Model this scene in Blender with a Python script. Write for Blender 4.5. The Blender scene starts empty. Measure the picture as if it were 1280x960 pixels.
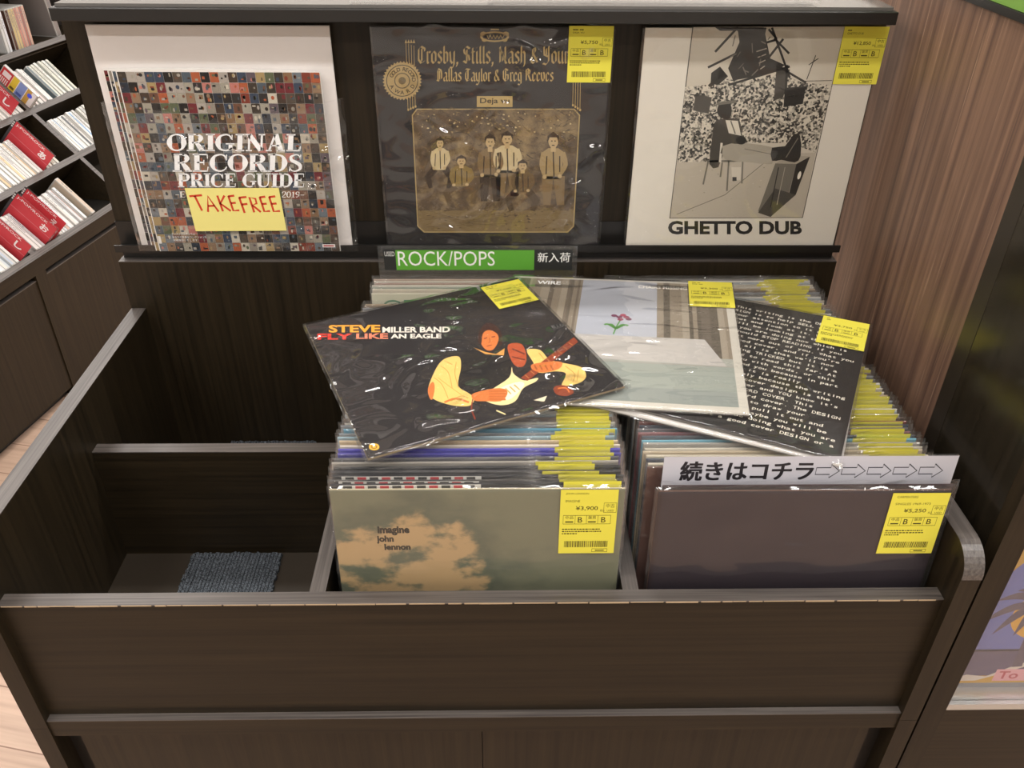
import bpy, bmesh, math, random
from mathutils import Vector, Matrix, Euler
from mathutils.geometry import tessellate_polygon
R = math.radians
random.seed(7)
S = bpy.context.scene
COL = S.collection
Z0 = 0.78                     # height of the browser's front board above the shop floor

# ------------------------------------------------------------------ camera
cam_d = bpy.data.cameras.new('camera'); cam = bpy.data.objects.new('camera', cam_d); COL.objects.link(cam)
CP, CY, CR = 0.5947, 0.0216, 0.0094
fw = Vector((math.sin(CY)*math.cos(CP), math.cos(CY)*math.cos(CP), -math.sin(CP)))
rt = Vector((math.cos(CY), -math.sin(CY), 0)); up = rt.cross(fw)
r2 = math.cos(CR)*rt + math.sin(CR)*up; u2 = -math.sin(CR)*rt + math.cos(CR)*up
M = Matrix((r2, u2, -fw)).transposed().to_4x4(); M.translation = Vector((-0.0513, -0.6356, 0.7216 + Z0))
cam.matrix_world = M
cam_d.sensor_width = 36; cam_d.lens = 1052.86*36/1280; cam_d.clip_start = 0.02
S.camera = cam

# ------------------------------------------------------------------ light and exposure
S.view_settings.view_transform = 'Standard'; S.view_settings.look = 'None'
S.view_settings.gamma = 1; S.view_settings.use_curve_mapping = False
S.view_settings.exposure = 0.6
S.cycles.transparent_max_bounces = 32
W = bpy.data.worlds.new('shop_air'); S.world = W; W.use_nodes = True
W.node_tree.nodes['Background'].inputs[0].default_value = (1.0, 0.95, 0.88, 1)
W.node_tree.nodes['Background'].inputs[1].default_value = 0.42
def lamp(x, y, sx, sy, e):
    d = bpy.data.lights.new('ceiling_lamp', 'AREA'); d.shape = 'RECTANGLE'; d.size = sx; d.size_y = sy
    d.energy = e; d.color = (1.0, 0.98, 0.955)
    o = bpy.data.objects.new('ceiling_lamp', d); COL.objects.link(o); o.location = (x, y, 2.66)
for x in (-2.6, -1.3, 0.0, 1.3, 2.4):
    for y in (-1.6, -0.4, 0.9, 2.1, 3.2, 4.3):
        lamp(x, y, 0.62, 0.13, 7.6)

# ------------------------------------------------------------------ materials
def lin(c): return c/12.92 if c <= 0.04045 else ((c+0.055)/1.055)**2.4
def hx(h):
    h = h.lstrip('#'); return tuple(lin(int(h[i:i+2], 16)/255) for i in (0, 2, 4)) + (1,)
def mat(name):
    m = bpy.data.materials.new(name); m.use_nodes = True
    return m, m.node_tree.nodes, m.node_tree.links, m.node_tree.nodes['Principled BSDF']
def plain(name, col, rough=.5, metal=0, spec=.5):
    m, N, L, b = mat(name); b.inputs['Base Color'].default_value = hx(col); b.inputs['Roughness'].default_value = rough
    b.inputs['Metallic'].default_value = metal; b.inputs['Specular IOR Level'].default_value = spec; return m
def wood(name, c1, c2, scale, rough=.4, spec=.25, lines=None):
    m, N, L, b = mat(name)
    tc = N.new('ShaderNodeTexCoord'); mp = N.new('ShaderNodeMapping'); mp.inputs['Scale'].default_value = scale
    n = N.new('ShaderNodeTexNoise'); n.inputs['Scale'].default_value = 1; n.inputs['Detail'].default_value = 6; n.inputs['Roughness'].default_value = .62
    r = N.new('ShaderNodeValToRGB'); r.color_ramp.elements[0].position = .33; r.color_ramp.elements[1].position = .68
    r.color_ramp.elements[0].color = hx(c1); r.color_ramp.elements[1].color = hx(c2)
    L.new(tc.outputs['Object'], mp.inputs[0]); L.new(mp.outputs[0], n.inputs['Vector']); L.new(n.outputs['Fac'], r.inputs[0])
    out = r.outputs[0]
    if lines:
        n2 = N.new('ShaderNodeTexNoise'); n2.inputs['Scale'].default_value = 2.6; n2.inputs['Detail'].default_value = 3
        r2_ = N.new('ShaderNodeValToRGB'); r2_.color_ramp.elements[0].position = .62; r2_.color_ramp.elements[1].position = .74
        r2_.color_ramp.elements[0].color = (0, 0, 0, 1); r2_.color_ramp.elements[1].color = (.7, .7, .7, 1)
        mx = N.new('ShaderNodeMixRGB'); mx.inputs[2].default_value = hx(lines)
        L.new(mp.outputs[0], n2.inputs['Vector']); L.new(n2.outputs['Fac'], r2_.inputs[0]); L.new(r2_.outputs[0], mx.inputs[0]); L.new(out, mx.inputs[1]); out = mx.outputs[0]
    L.new(out, b.inputs['Base Color'])
    b.inputs['Roughness'].default_value = rough; b.inputs['Specular IOR Level'].default_value = spec
    bp = N.new('ShaderNodeBump'); bp.inputs['Strength'].default_value = .06; bp.inputs['Distance'].default_value = .0008
    L.new(n.outputs['Fac'], bp.inputs['Height']); L.new(bp.outputs[0], b.inputs['Normal'])
    return m
WD = {
 'x': wood('dark_laminate_along', '1f1910', '30271a', (3, 90, 160), .42),
 'z': wood('dark_laminate_upright', '1f1910', '30271a', (140, 140, 3), .42),
 'side': wood('dark_laminate_side', '1f1910', '30271a', (140, 140, 3), .42),
 'ex': wood('edge_band_sheen_along', '3e3835', '68615c', (4, 300, 300), .38, .6),  # the band's own grey-brown, lightened with ceiling reflection put into the colour
 'ey': wood('edge_band_sheen_deep', '3e3835', '68615c', (300, 4, 300), .38, .6),
 'wal': wood('walnut_laminate', '584238', '856753', (95, 95, 1.6), .42, .4, 'b39277'),
 'gloss': wood('dark_glossy_laminate', '1f1b14', '2d271e', (120, 120, 3), .2, .5),
}
BLACK = plain('black_plastic', '1c1a18', .35)
GREYTOP = plain('pale_acrylic_ledge', '6a6764', .1)
SILVER = plain('silver_rail', 'c8c8c4', .25, .6)
CHIP = plain('raw_chipped_edge', 'b8a184', .7)
def carpet_mat():
    m, N, L, b = mat('blue_grey_carpet')
    n = N.new('ShaderNodeTexNoise'); n.inputs['Scale'].default_value = 620; n.inputs['Detail'].default_value = 3
    tc = N.new('ShaderNodeTexCoord'); L.new(tc.outputs['Object'], n.inputs['Vector'])
    r = N.new('ShaderNodeValToRGB'); r.color_ramp.elements[0].position = .38; r.color_ramp.elements[1].position = .66
    r.color_ramp.elements[0].color = hx('15191e'); r.color_ramp.elements[1].color = hx('6f767d')
    L.new(n.outputs['Fac'], r.inputs[0]); L.new(r.outputs[0], b.inputs['Base Color']); b.inputs['Roughness'].default_value = .95
    bp = N.new('ShaderNodeBump'); bp.inputs['Strength'].default_value = .8; bp.inputs['Distance'].default_value = .002
    L.new(n.outputs['Fac'], bp.inputs['Height']); L.new(bp.outputs[0], b.inputs['Normal']); return m
CARPET = carpet_mat()
def attr_mat(name, rough=.45, spec=.35):
    m, N, L, b = mat(name); a = N.new('ShaderNodeAttribute'); a.attribute_name = 'ink'
    L.new(a.outputs['Color'], b.inputs['Base Color']); b.inputs['Roughness'].default_value = rough; b.inputs['Specular IOR Level'].default_value = spec; return m
PRINT = attr_mat('printed_card'); PAPER = attr_mat('printed_paper', .7, .2)
def objcol(name, rough=.5):
    m, N, L, b = mat(name); a = N.new('ShaderNodeObjectInfo'); L.new(a.outputs['Color'], b.inputs['Base Color']); b.inputs['Roughness'].default_value = rough; return m
CARD = objcol('card_sleeve'); INSERT = objcol('disc_insert')
def film(name, rough, bump, scale, gain, veil, ridged=True, dist=.0015):
    m, N, L, b = mat(name); N.remove(b); out = N['Material Output']
    tr = N.new('ShaderNodeBsdfTransparent'); gl = N.new('ShaderNodeBsdfGlossy'); gl.inputs['Roughness'].default_value = rough
    df = N.new('ShaderNodeBsdfDiffuse'); df.inputs[0].default_value = (.8, .8, .78, 1)
    fr = N.new('ShaderNodeLayerWeight'); fr.inputs[0].default_value = .5     # the same from both sides of the thin sheet
    pw = N.new('ShaderNodeMath'); pw.operation = 'POWER'; pw.inputs[1].default_value = 4
    mu = N.new('ShaderNodeMath'); mu.operation = 'MULTIPLY_ADD'; mu.inputs[1].default_value = .3*gain; mu.inputs[2].default_value = .042*gain; mu.use_clamp = True
    L.new(fr.outputs['Facing'], pw.inputs[0])
    m1 = N.new('ShaderNodeMixShader'); m2 = N.new('ShaderNodeMixShader'); m2.inputs[0].default_value = veil
    tc = N.new('ShaderNodeTexCoord'); mp = N.new('ShaderNodeMapping'); mp.inputs['Scale'].default_value = scale
    ns = N.new('ShaderNodeTexNoise')
    if ridged: ns.noise_type = 'RIDGED_MULTIFRACTAL'
    ns.inputs['Scale'].default_value = 1; ns.inputs['Detail'].default_value = 1.2; ns.inputs['Distortion'].default_value = .8
    bp = N.new('ShaderNodeBump'); bp.inputs['Strength'].default_value = bump; bp.inputs['Distance'].default_value = dist
    L.new(tc.outputs['Object'], mp.inputs[0]); L.new(mp.outputs[0], ns.inputs['Vector']); L.new(ns.outputs['Fac'], bp.inputs['Height'])
    L.new(bp.outputs[0], gl.inputs['Normal']); L.new(bp.outputs[0], fr.inputs['Normal'])
    L.new(pw.outputs[0], mu.inputs[0]); L.new(mu.outputs[0], m1.inputs[0]); L.new(tr.outputs[0], m1.inputs[1]); L.new(gl.outputs[0], m1.inputs[2])
    L.new(m1.outputs[0], m2.inputs[1]); L.new(df.outputs[0], m2.inputs[2]); L.new(m2.outputs[0], out.inputs[0]); return m
FILM = film('clear_plastic_bag', .045, .8, (15, 15, 19), 1.7, .012, True, .03)
FILMS = film('smooth_plastic_bag', .06, .5, (8, 8, 10), 1.3, .01, False, .03)
FILMW = film('crinkled_plastic_bag', .045, .8, (8, 8, 30), 2.1, .015, True, .014)
FILMP = film('packed_plastic_bag', .07, .9, (22, 40, 60), 1.5, .02, True, .012)
ACRY = film('clear_acrylic', .04, .0, (1, 1, 1), 1.8, .03, False)

# ------------------------------------------------------------------ building helpers
WM = {}
class _Names(dict):
    def __getitem__(s, o): return dict.__getitem__(s, o.name)
    def __setitem__(s, o, v): dict.__setitem__(s, o.name, v)
WM = _Names()
def empty(name, loc, rot=None, mtx=None):
    o = bpy.data.objects.new(name, None); COL.objects.link(o)
    m = mtx if mtx is not None else (Matrix.Translation(Vector(loc)) @ (rot.to_matrix().to_4x4() if rot else Matrix()))
    o.matrix_world = m; WM[o] = m.copy(); return o
def tag(o, label=None, cat=None, group=None, kind=None):
    if label: o['label'] = label
    if cat: o['category'] = cat
    if group: o['group'] = group
    if kind: o['kind'] = kind
    return o
def link(name, me, parent=None, m=None):
    o = bpy.data.objects.new(name, me); COL.objects.link(o)
    if m is not None: me.materials.append(m)
    if parent is not None: o.parent = parent; WM[o] = WM[parent].copy()
    else: WM[o] = Matrix()
    return o
def obj(name, bm, m, parent=None, local=False, at=None):
    """bm holds shop coordinates (or the parent's own when local)"""
    bmesh.ops.recalc_face_normals(bm, faces=bm.faces[:])
    me = bpy.data.meshes.new(name); bm.to_mesh(me); bm.free()
    ms = m if isinstance(m, (list, tuple)) else [m]
    for k in ms: me.materials.append(k)
    if parent is not None and not local: me.transform(WM[parent].inverted())
    o = link(name, me, parent)
    if at is not None:
        me.transform(Matrix.Translation(-Vector(at))); o.location = at; WM[o] = Matrix.Translation(Vector(at))
    return o
def box(bm, x0, x1, y0, y1, z0, z1, bev=0, mi=0, dz=Z0, top=None, ends=None):
    vs = [bm.verts.new((x, y, z+dz)) for z in (z0, z1) for (x, y) in ((x0, y0), (x1, y0), (x1, y1), (x0, y1))]
    idx = ((0, 3, 2, 1), (4, 5, 6, 7), (0, 1, 5, 4), (1, 2, 6, 5), (2, 3, 7, 6), (3, 0, 4, 7)); fs = []
    for k, f in enumerate(idx):
        g = bm.faces.new([vs[i] for i in f]); g.material_index = mi; fs.append(g)
    if top is not None: fs[1].material_index = top
    if bev:
        es = list({e for f in fs for e in f.edges})
        bmesh.ops.bevel(bm, geom=es, offset=bev, segments=2, affect='EDGES', profile=.5)
    return bm
def B(*a, **k): return box(bmesh.new(), *a, **k)
def prism(bm, pts, axis, a, b, mi=0):
    """extrude a 2D outline along an axis ('x': pts are (y,z))"""
    def P(p, t): return (t, p[0], p[1]) if axis == 'x' else ((p[0], t, p[1]) if axis == 'y' else (p[0], p[1], t))
    v0 = [bm.verts.new(P(p, a)) for p in pts]; v1 = [bm.verts.new(P(p, b)) for p in pts]
    fa = [bm.faces.new(v0), bm.faces.new(v1[::-1])]; n = len(pts); sf = []
    for i in range(n): sf.append(bm.faces.new((v0[i], v1[i], v1[(i+1) % n], v0[(i+1) % n])))
    for f in fa: f.material_index = mi
    return sf

# ------------------------------------------------------------------ printed artwork: flat shapes laid on a card
def homog(src, dst):
    A = []
    for (x, y), (u, v) in zip(src, dst):
        A.append([x, y, 1, 0, 0, 0, -u*x, -u*y, u]); A.append([0, 0, 0, x, y, 1, -v*x, -v*y, v])
    n = 8
    for i in range(n):
        p = max(range(i, n), key=lambda k: abs(A[k][i])); A[i], A[p] = A[p], A[i]
        for k in range(n):
            if k != i:
                f = A[k][i]/A[i][i]
                for j in range(i, 9): A[k][j] -= f*A[i][j]
    h = [A[i][8]/A[i][i] for i in range(n)]
    return lambda x, y: ((h[0]*x+h[1]*y+h[2])/(h[6]*x+h[7]*y+1), (h[3]*x+h[4]*y+h[5])/(h[6]*x+h[7]*y+1))
TXT = {}
def text_mesh(s, offset, shear, spacing):
    k = (s, offset, shear, spacing)
    if k not in TXT:
        c = bpy.data.curves.new('lettering', 'FONT'); c.body = s; c.offset = offset; c.shear = shear; c.space_character = spacing; c.resolution_u = 3
        o = bpy.data.objects.new('lettering', c); COL.objects.link(o)
        dg = bpy.context.evaluated_depsgraph_get(); me = o.evaluated_get(dg).to_mesh()
        TXT[k] = ([(v.co.x, v.co.y) for v in me.vertices], [tuple(p.vertices) for p in me.polygons])
        o.evaluated_get(dg).to_mesh_clear(); bpy.data.objects.remove(o); bpy.data.curves.remove(c)
    return TXT[k]
def catmull(pts, n=6, closed=False):
    out = []; m = len(pts)
    for i in range(m if closed else m-1):
        q = [pts[(i+d) % m] if closed else pts[min(max(i+d, 0), m-1)] for d in (-1, 0, 1, 2)]
        for t in range(n):
            t /= n
            out.append(tuple(.5*((2*q[1][k]) + (-q[0][k]+q[2][k])*t + (2*q[0][k]-5*q[1][k]+4*q[2][k]-q[3][k])*t*t + (-q[0][k]+3*q[1][k]-3*q[2][k]+q[3][k])*t**3) for k in range(len(pts[0]))))
    if not closed: out.append(tuple(pts[-1]))
    return out
class Art:
    """flat print in the plane y = y0 (x right, z up, seen from -y)"""
    def __init__(s, y0=0.0, step=4e-5): s.V = []; s.F = []; s.C = []; s.MI = []; s.y0 = y0; s.step = step; s.H = lambda x, y: (x, y)
    def _add(s, pts, faces, col, layer, mi=0):
        b = len(s.V); y = s.y0 - layer*s.step
        s.V += [(p[0], y, p[1]) for p in pts]
        for f in faces: s.F.append([b+i for i in f]); s.C.append(hx(col) if isinstance(col, str) else col); s.MI.append(mi)
    def poly(s, pts, col, layer=1, mi=0, smooth=0):
        if smooth: pts = catmull(pts, smooth, True)
        q = [s.H(*p) for p in pts]
        if len(q) == 4 or len(q) == 3: s._add(q, [tuple(range(len(q)))], col, layer, mi); return
        s._add(q, [tuple(t) for t in tessellate_polygon([[Vector((p[0], p[1], 0)) for p in q]])], col, layer, mi)
    def rect(s, x0, y0, x1, y1, col, layer=1, mi=0): s.poly([(x0, y0), (x1, y0), (x1, y1), (x0, y1)], col, layer, mi)
    def frame(s, x0, y0, x1, y1, w, col, layer):
        s.rect(x0, y0, x1, y0+w, col, layer); s.rect(x0, y1-w, x1, y1, col, layer); s.rect(x0, y0, x0+w, y1, col, layer); s.rect(x1-w, y0, x1, y1, col, layer)
    def ell(s, cx, cy, rx, ry, col, layer=1, n=20, rot=0, mi=0):
        c, d = math.cos(rot), math.sin(rot)
        pts = [(cx+rx*math.cos(a)*c-ry*math.sin(a)*d, cy+rx*math.cos(a)*d+ry*math.sin(a)*c) for a in (2*math.pi*i/n for i in range(n))]
        s._add([s.H(*p) for p in pts], [tuple(range(n))], col, layer, mi)
    def stroke(s, pts, w, col, layer=1, smooth=0, closed=False):
        """ribbon through pts; a point may carry its own width as a third number"""
        pts = [p if len(p) == 3 else (p[0], p[1], w) for p in pts]
        if smooth: pts = catmull(pts, smooth, closed)
        n = len(pts); L = []; Rr = []
        for i, p in enumerate(pts):
            a = pts[i-1] if (i or closed) else p; b = pts[(i+1) % n] if (i < n-1 or closed) else p
            dx, dy = b[0]-a[0], b[1]-a[1]; l = math.hypot(dx, dy) or 1; nx, ny = -dy/l*p[2]/2, dx/l*p[2]/2
            L.append(s.H(p[0]+nx, p[1]+ny)); Rr.append(s.H(p[0]-nx, p[1]-ny))
        m = n if closed else n-1
        s._add(L+Rr, [(i, (i+1) % n, n+(i+1) % n, n+i) for i in range(m)], col, layer)
    def nib(s, pts, w, ang, col, layer=1):
        nx, ny = math.cos(ang)*w/2, math.sin(ang)*w/2
        for a, b in zip(pts, pts[1:]):
            s._add([s.H(a[0]-nx, a[1]-ny), s.H(a[0]+nx, a[1]+ny), s.H(b[0]+nx, b[1]+ny), s.H(b[0]-nx, b[1]-ny)], [(0, 1, 2, 3)], col, layer)
    def text(s, t, x0, y0, x1, y1, col, layer=2, bold=0.0, shear=0.0, spacing=1.0):
        """lettering fitted to the box (x0,y0)-(x1,y1): (x0,y0) is its lower left corner"""
        v, f = text_mesh(t, bold, shear, spacing)
        if not v: return
        ax = min(p[0] for p in v); bx = max(p[0] for p in v); ay = min(p[1] for p in v); by = max(p[1] for p in v)
        s._add([s.H(x0+(p[0]-ax)/(bx-ax)*(x1-x0), y0+(p[1]-ay)/(by-ay)*(y1-y0)) for p in v], f, col, layer)
    def build(s, name, parent, mats=None, mtx=None):
        me = bpy.data.meshes.new(name); me.from_pydata(s.V, [], s.F)
        for k in (mats or [PRINT]): me.materials.append(k)
        at = me.color_attributes.new('ink', 'FLOAT_COLOR', 'CORNER')
        data = []
        for p, c in zip(me.polygons, s.C):
            for _ in p.loop_indices: data += c
        at.data.foreach_set('color', data); me.polygons.foreach_set('material_index', s.MI)
        # every shape faces the viewer
        for p in me.polygons:
            if p.normal.y > 0: p.flip()
        if mtx is not None: me.transform(mtx)
        return link(name, me, parent)

# bold serif capitals, drawn with strokes in a unit-high box
T, t, sf = .25, .085, .075
def slab(x, y, w=.36): return [(x-w/2, y, sf), (x+w/2, y, sf)]
SERIF = {
 'O': (.92, [([(.46, .975, t), (.2, .86, .12), (.11, .5, T+.02), (.2, .14, .12), (.46, .025, t), (.72, .14, .12), (.81, .5, T+.02), (.72, .86, .12)], True)]),
 'I': (.5, [([(.25, .03), (.25, .97)], T), slab(.25, .025, .44), slab(.25, .975, .44)]),
 'R': (.95, [([(.25, .03), (.25, .97)], T), slab(.25, .025, .44), ([(.1, .975, sf), (.5, .975, sf), (.6, .96, sf)], 0), ([(.5, .97, t), (.68, .9, .15), (.72, .74, T), (.65, .57, .13), (.45, .5, t), (.3, .5, t)], False), ([(.5, .5, .16), (.66, .25, T), (.78, .03, T)], 0), slab(.83, .025, .26)]),
 'G': (.95, [([(.78, .7, .05), (.7, .9, .08), (.5, .975, t), (.22, .86, .13), (.12, .5, T+.02), (.22, .14, .13), (.5, .025, t), (.76, .12, .1), (.76, .2, .1)], False), ([(.74, .06), (.74, .42)], .19), slab(.72, .43, .42), ([(.81, .66), (.81, .97)], .045)]),
 'C': (.88, [([(.78, .7, .06), (.7, .9, .08), (.5, .975, t), (.22, .86, .13), (.12, .5, T+.02), (.22, .14, .13), (.5, .025, t), (.72, .12, .07), (.81, .28, .05)], False), ([(.8, .64), (.8, .97)], .05)]),
 'N': (1.0, [([(.2, .03), (.2, .97)], t+.02), ([(.2, .97), (.8, .03)], T), ([(.82, .03), (.82, .97)], t+.02), slab(.2, .025, .3), slab(.82, .975, .32), slab(.15, .975, .3)]),
 'A': (1.0, [([(.46, .97), (.2, .03)], t+.02), ([(.5, 1.0), (.78, .03)], T), ([(.28, .33), (.68, .33)], t), slab(.18, .025, .3), slab(.78, .025, .4)]),
 'L': (.82, [([(.25, .03), (.25, .97)], T), slab(.25, .975, .44), ([(.05, .025), (.72, .025)], sf), ([(.72, .0, .05), (.74, .3, .04)], 0), ([(.6, .05, .02), (.72, .12, .09)], 0)]),
 'E': (.86, [([(.25, .03), (.25, .97)], T), ([(.05, .025), (.76, .025)], sf), ([(.05, .975), (.74, .975)], sf), ([(.25, .52), (.56, .52)], t), ([(.58, .38), (.58, .66)], .05), ([(.75, .0, .05), (.78, .28, .04)], 0), ([(.74, 1., .05), (.75, .74, .04)], 0)]),
 'D': (.96, [([(.25, .03), (.25, .97)], T), slab(.2, .975, .34), slab(.2, .025, .34), ([(.25, .97, t), (.48, .965, t), (.72, .86, .13), (.83, .5, T+.02), (.72, .14, .13), (.48, .035, t), (.25, .03, t)], False)]),
 'S': (.74, [([(.62, .74, .05), (.52, .94, .06), (.36, .97, .07), (.17, .86, .13), (.2, .66, .17), (.42, .53, .19), (.6, .38, .18), (.62, .16, .14), (.42, .03, .07), (.22, .07, .06), (.12, .28, .05)], False), ([(.62, .7), (.62, .98)], .05), ([(.12, .02), (.12, .3)], .05)]),
 'P': (.84, [([(.25, .03), (.25, .97)], T), slab(.25, .025, .44), ([(.1, .975, sf), (.5, .975, sf)], 0), ([(.5, .97, t), (.7, .9, .15), (.74, .72, T), (.68, .53, .13), (.46, .46, t), (.3, .46, t)], False)]),
 'U': (.98, [([(.2, .97, T), (.2, .35, T), (.28, .1, .14), (.5, .03, t), (.72, .12, .07), (.8, .35, .07), (.8, .97, .07)], False), slab(.2, .975, .42), slab(.8, .975, .3)]),
 ' ': (.4, []),
 '2': (.62, [([(.1, .7, .14), (.16, .9, .1), (.34, .97, .07), (.52, .86, .14), (.5, .62, .15), (.3, .34, .1), (.08, .08, .08)], False), ([(.06, .06), (.58, .06)], .13)]),
 '0': (.66, [([(.33, .97, t), (.15, .8, .12), (.11, .5, .16), (.15, .2, .12), (.33, .03, t), (.51, .2, .12), (.55, .5, .16), (.51, .8, .12)], True)]),
 '1': (.5, [([(.27, .03), (.27, .97)], .17), slab(.27, .03, .4), ([(.1, .84), (.27, .95)], .06)]),
 '9': (.66, [([(.33, .97, t), (.15, .82, .14), (.15, .58, .14), (.33, .45, t), (.5, .58, .12), (.52, .8, .14)], True), ([(.52, .75, .15), (.5, .4, .13), (.36, .12, .08), (.14, .04, .09)], False)]),
 '-': (.6, [([(.05, .42), (.55, .42)], .08)]),
}
def serif(A, s, x0, y0, x1, y1, col, layer, shear=.0):
    tot = sum(SERIF[c][0] for c in s); k = (x1-x0)/tot; h = y1-y0; x = x0; H0 = A.H
    for c in s:
        w, gl = SERIF[c]; xx = x
        A.H = lambda px, py, xx=xx: H0(xx+(px+shear*(py-.5))*k, y0+py*h)
        for g in gl:
            if isinstance(g, list): A.stroke(g, .1, col, layer)
            elif g[1] is True: A.stroke(g[0], .1, col, layer, 5, True)
            elif g[1] is False: A.stroke(g[0], .1, col, layer, 5)
            elif g[1] == 0: A.stroke(g[0], .1, col, layer)
            else: A.stroke(g[0], g[1], col, layer)
        A.H = H0; x += w*k
# black-letter, written with a broad nib
def BL(w, *st): return (w, st)
BLK = {
 'C': BL(.8, [(.7, 1.2), (.35, 1.38), (.12, 1.15), (.12, .3), (.35, .02), (.7, .2)], [(.42, 1.2), (.42, .2)], [(.7, 1.2), (.7, 1.0)]),
 'S': BL(.8, [(.7, 1.2), (.4, 1.38), (.14, 1.15), (.2, .85), (.6, .6), (.68, .25), (.4, .02), (.1, .2)], [(.42, 1.1), (.42, .15)]),
 'N': BL(.95, [(.05, 1.2), (.22, 1.35), (.22, .1), (.1, .0)], [(.22, 1.15), (.7, .25)], [(.72, 1.35), (.72, .1), (.85, .0)], [(.46, .9), (.46, .2)]),
 'Y': BL(.85, [(.05, 1.25), (.2, 1.35), (.22, .7), (.6, .55)], [(.64, 1.38), (.64, .2), (.4, -.1), (.1, .0)], [(.42, 1.2), (.42, .7)]),
 'D': BL(.9, [(.05, 1.2), (.3, 1.38), (.65, 1.2), (.72, .8), (.72, .3), (.4, .02), (.1, .12)], [(.25, 1.2), (.25, .1)], [(.46, 1.15), (.46, .2)]),
 'T': BL(.8, [(.05, 1.2), (.2, 1.36), (.72, 1.3)], [(.35, 1.2), (.16, .9), (.16, .3), (.38, .02), (.7, .18)], [(.45, 1.25), (.45, .2)]),
 'G': BL(.9, [(.7, 1.2), (.35, 1.38), (.12, 1.15), (.12, .3), (.4, .02), (.72, .2), (.72, .7), (.5, .72)], [(.4, 1.2), (.4, .2)]),
 'R': BL(.9, [(.18, 1.3), (.18, .1), (.06, .0)], [(.1, 1.2), (.35, 1.38), (.65, 1.15), (.6, .8), (.25, .68)], [(.45, .68), (.68, .15), (.82, .05)], [(.42, 1.2), (.42, .8)]),
 'a': BL(.62, [(.1, .85), (.3, .98), (.46, .85), (.46, .12), (.58, .0)], [(.44, .55), (.12, .4), (.12, .12), (.26, .0), (.44, .15)]),
 'b': BL(.62, [(.14, 1.4), (.14, .12), (.28, .0), (.46, .15), (.46, .8), (.3, .95), (.14, .8)]),
 'e': BL(.56, [(.44, .25), (.28, .0), (.12, .15), (.12, .8), (.3, .98), (.46, .75), (.14, .5)]),
 'g': BL(.62, [(.46, .85), (.28, .98), (.12, .8), (.12, .2), (.28, .02), (.46, .18)], [(.46, .95), (.46, -.25), (.28, -.4), (.08, -.3)]),
 'h': BL(.62, [(.14, 1.4), (.14, .1), (.06, .0)], [(.14, .8), (.32, .98), (.46, .82), (.46, .0), (.36, -.25)]),
 'i': BL(.32, [(.06, .9), (.16, .98), (.16, .1), (.26, .0)], [(.14, 1.25), (.2, 1.32)]),
 'l': BL(.32, [(.16, 1.4), (.16, .1), (.26, .0)]),
 'n': BL(.64, [(.06, .9), (.14, .95), (.14, .1), (.22, .0)], [(.16, .8), (.34, .98), (.48, .82), (.48, .1), (.58, .0)]),
 'o': BL(.6, [(.3, .98), (.12, .8), (.12, .18), (.3, .0), (.48, .18), (.48, .8), (.3, .98)]),
 'r': BL(.46, [(.06, .9), (.16, .95), (.16, .1), (.26, .0)], [(.18, .82), (.34, .98), (.42, .86)]),
 's': BL(.54, [(.44, .82), (.28, .98), (.12, .8), (.2, .6), (.4, .42), (.44, .2), (.28, .0), (.1, .14)]),
 't': BL(.42, [(.18, 1.25), (.18, .12), (.3, .0), (.4, .08)], [(.06, .92), (.38, .95)]),
 'u': BL(.64, [(.06, .92), (.14, .96), (.14, .15), (.3, .0), (.48, .15)], [(.48, .98), (.48, .1), (.58, .0)]),
 'v': BL(.6, [(.08, .95), (.14, .3), (.3, .0), (.48, .3), (.46, .85), (.36, .98)]),
 'y': BL(.62, [(.08, .95), (.14, .2), (.3, .0), (.48, .2)], [(.48, .98), (.46, -.1), (.3, -.4), (.1, -.3)]),
 '&': BL(.8, [(.7, .1), (.25, .85), (.3, 1.2), (.5, 1.25), (.52, 1.0), (.14, .5), (.14, .15), (.35, .0), (.68, .5)]),
 ',': BL(.3, [(.12, .1), (.18, .0), (.08, -.25)]), ' ': BL(.34),
}
def blackletter(A, s, x0, y0, x1, xh, col, layer):
    tot = sum(BLK[c][0] for c in s); k = (x1-x0)/tot; x = x0; H0 = A.H
    for c in s:
        w, sts = BLK[c]
        A.H = lambda px, py, x=x: H0(x+px*k, y0+py*xh)
        for st in sts: A.nib(st, .19, R(38), col, layer)
        A.H = H0; x += w*k

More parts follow.
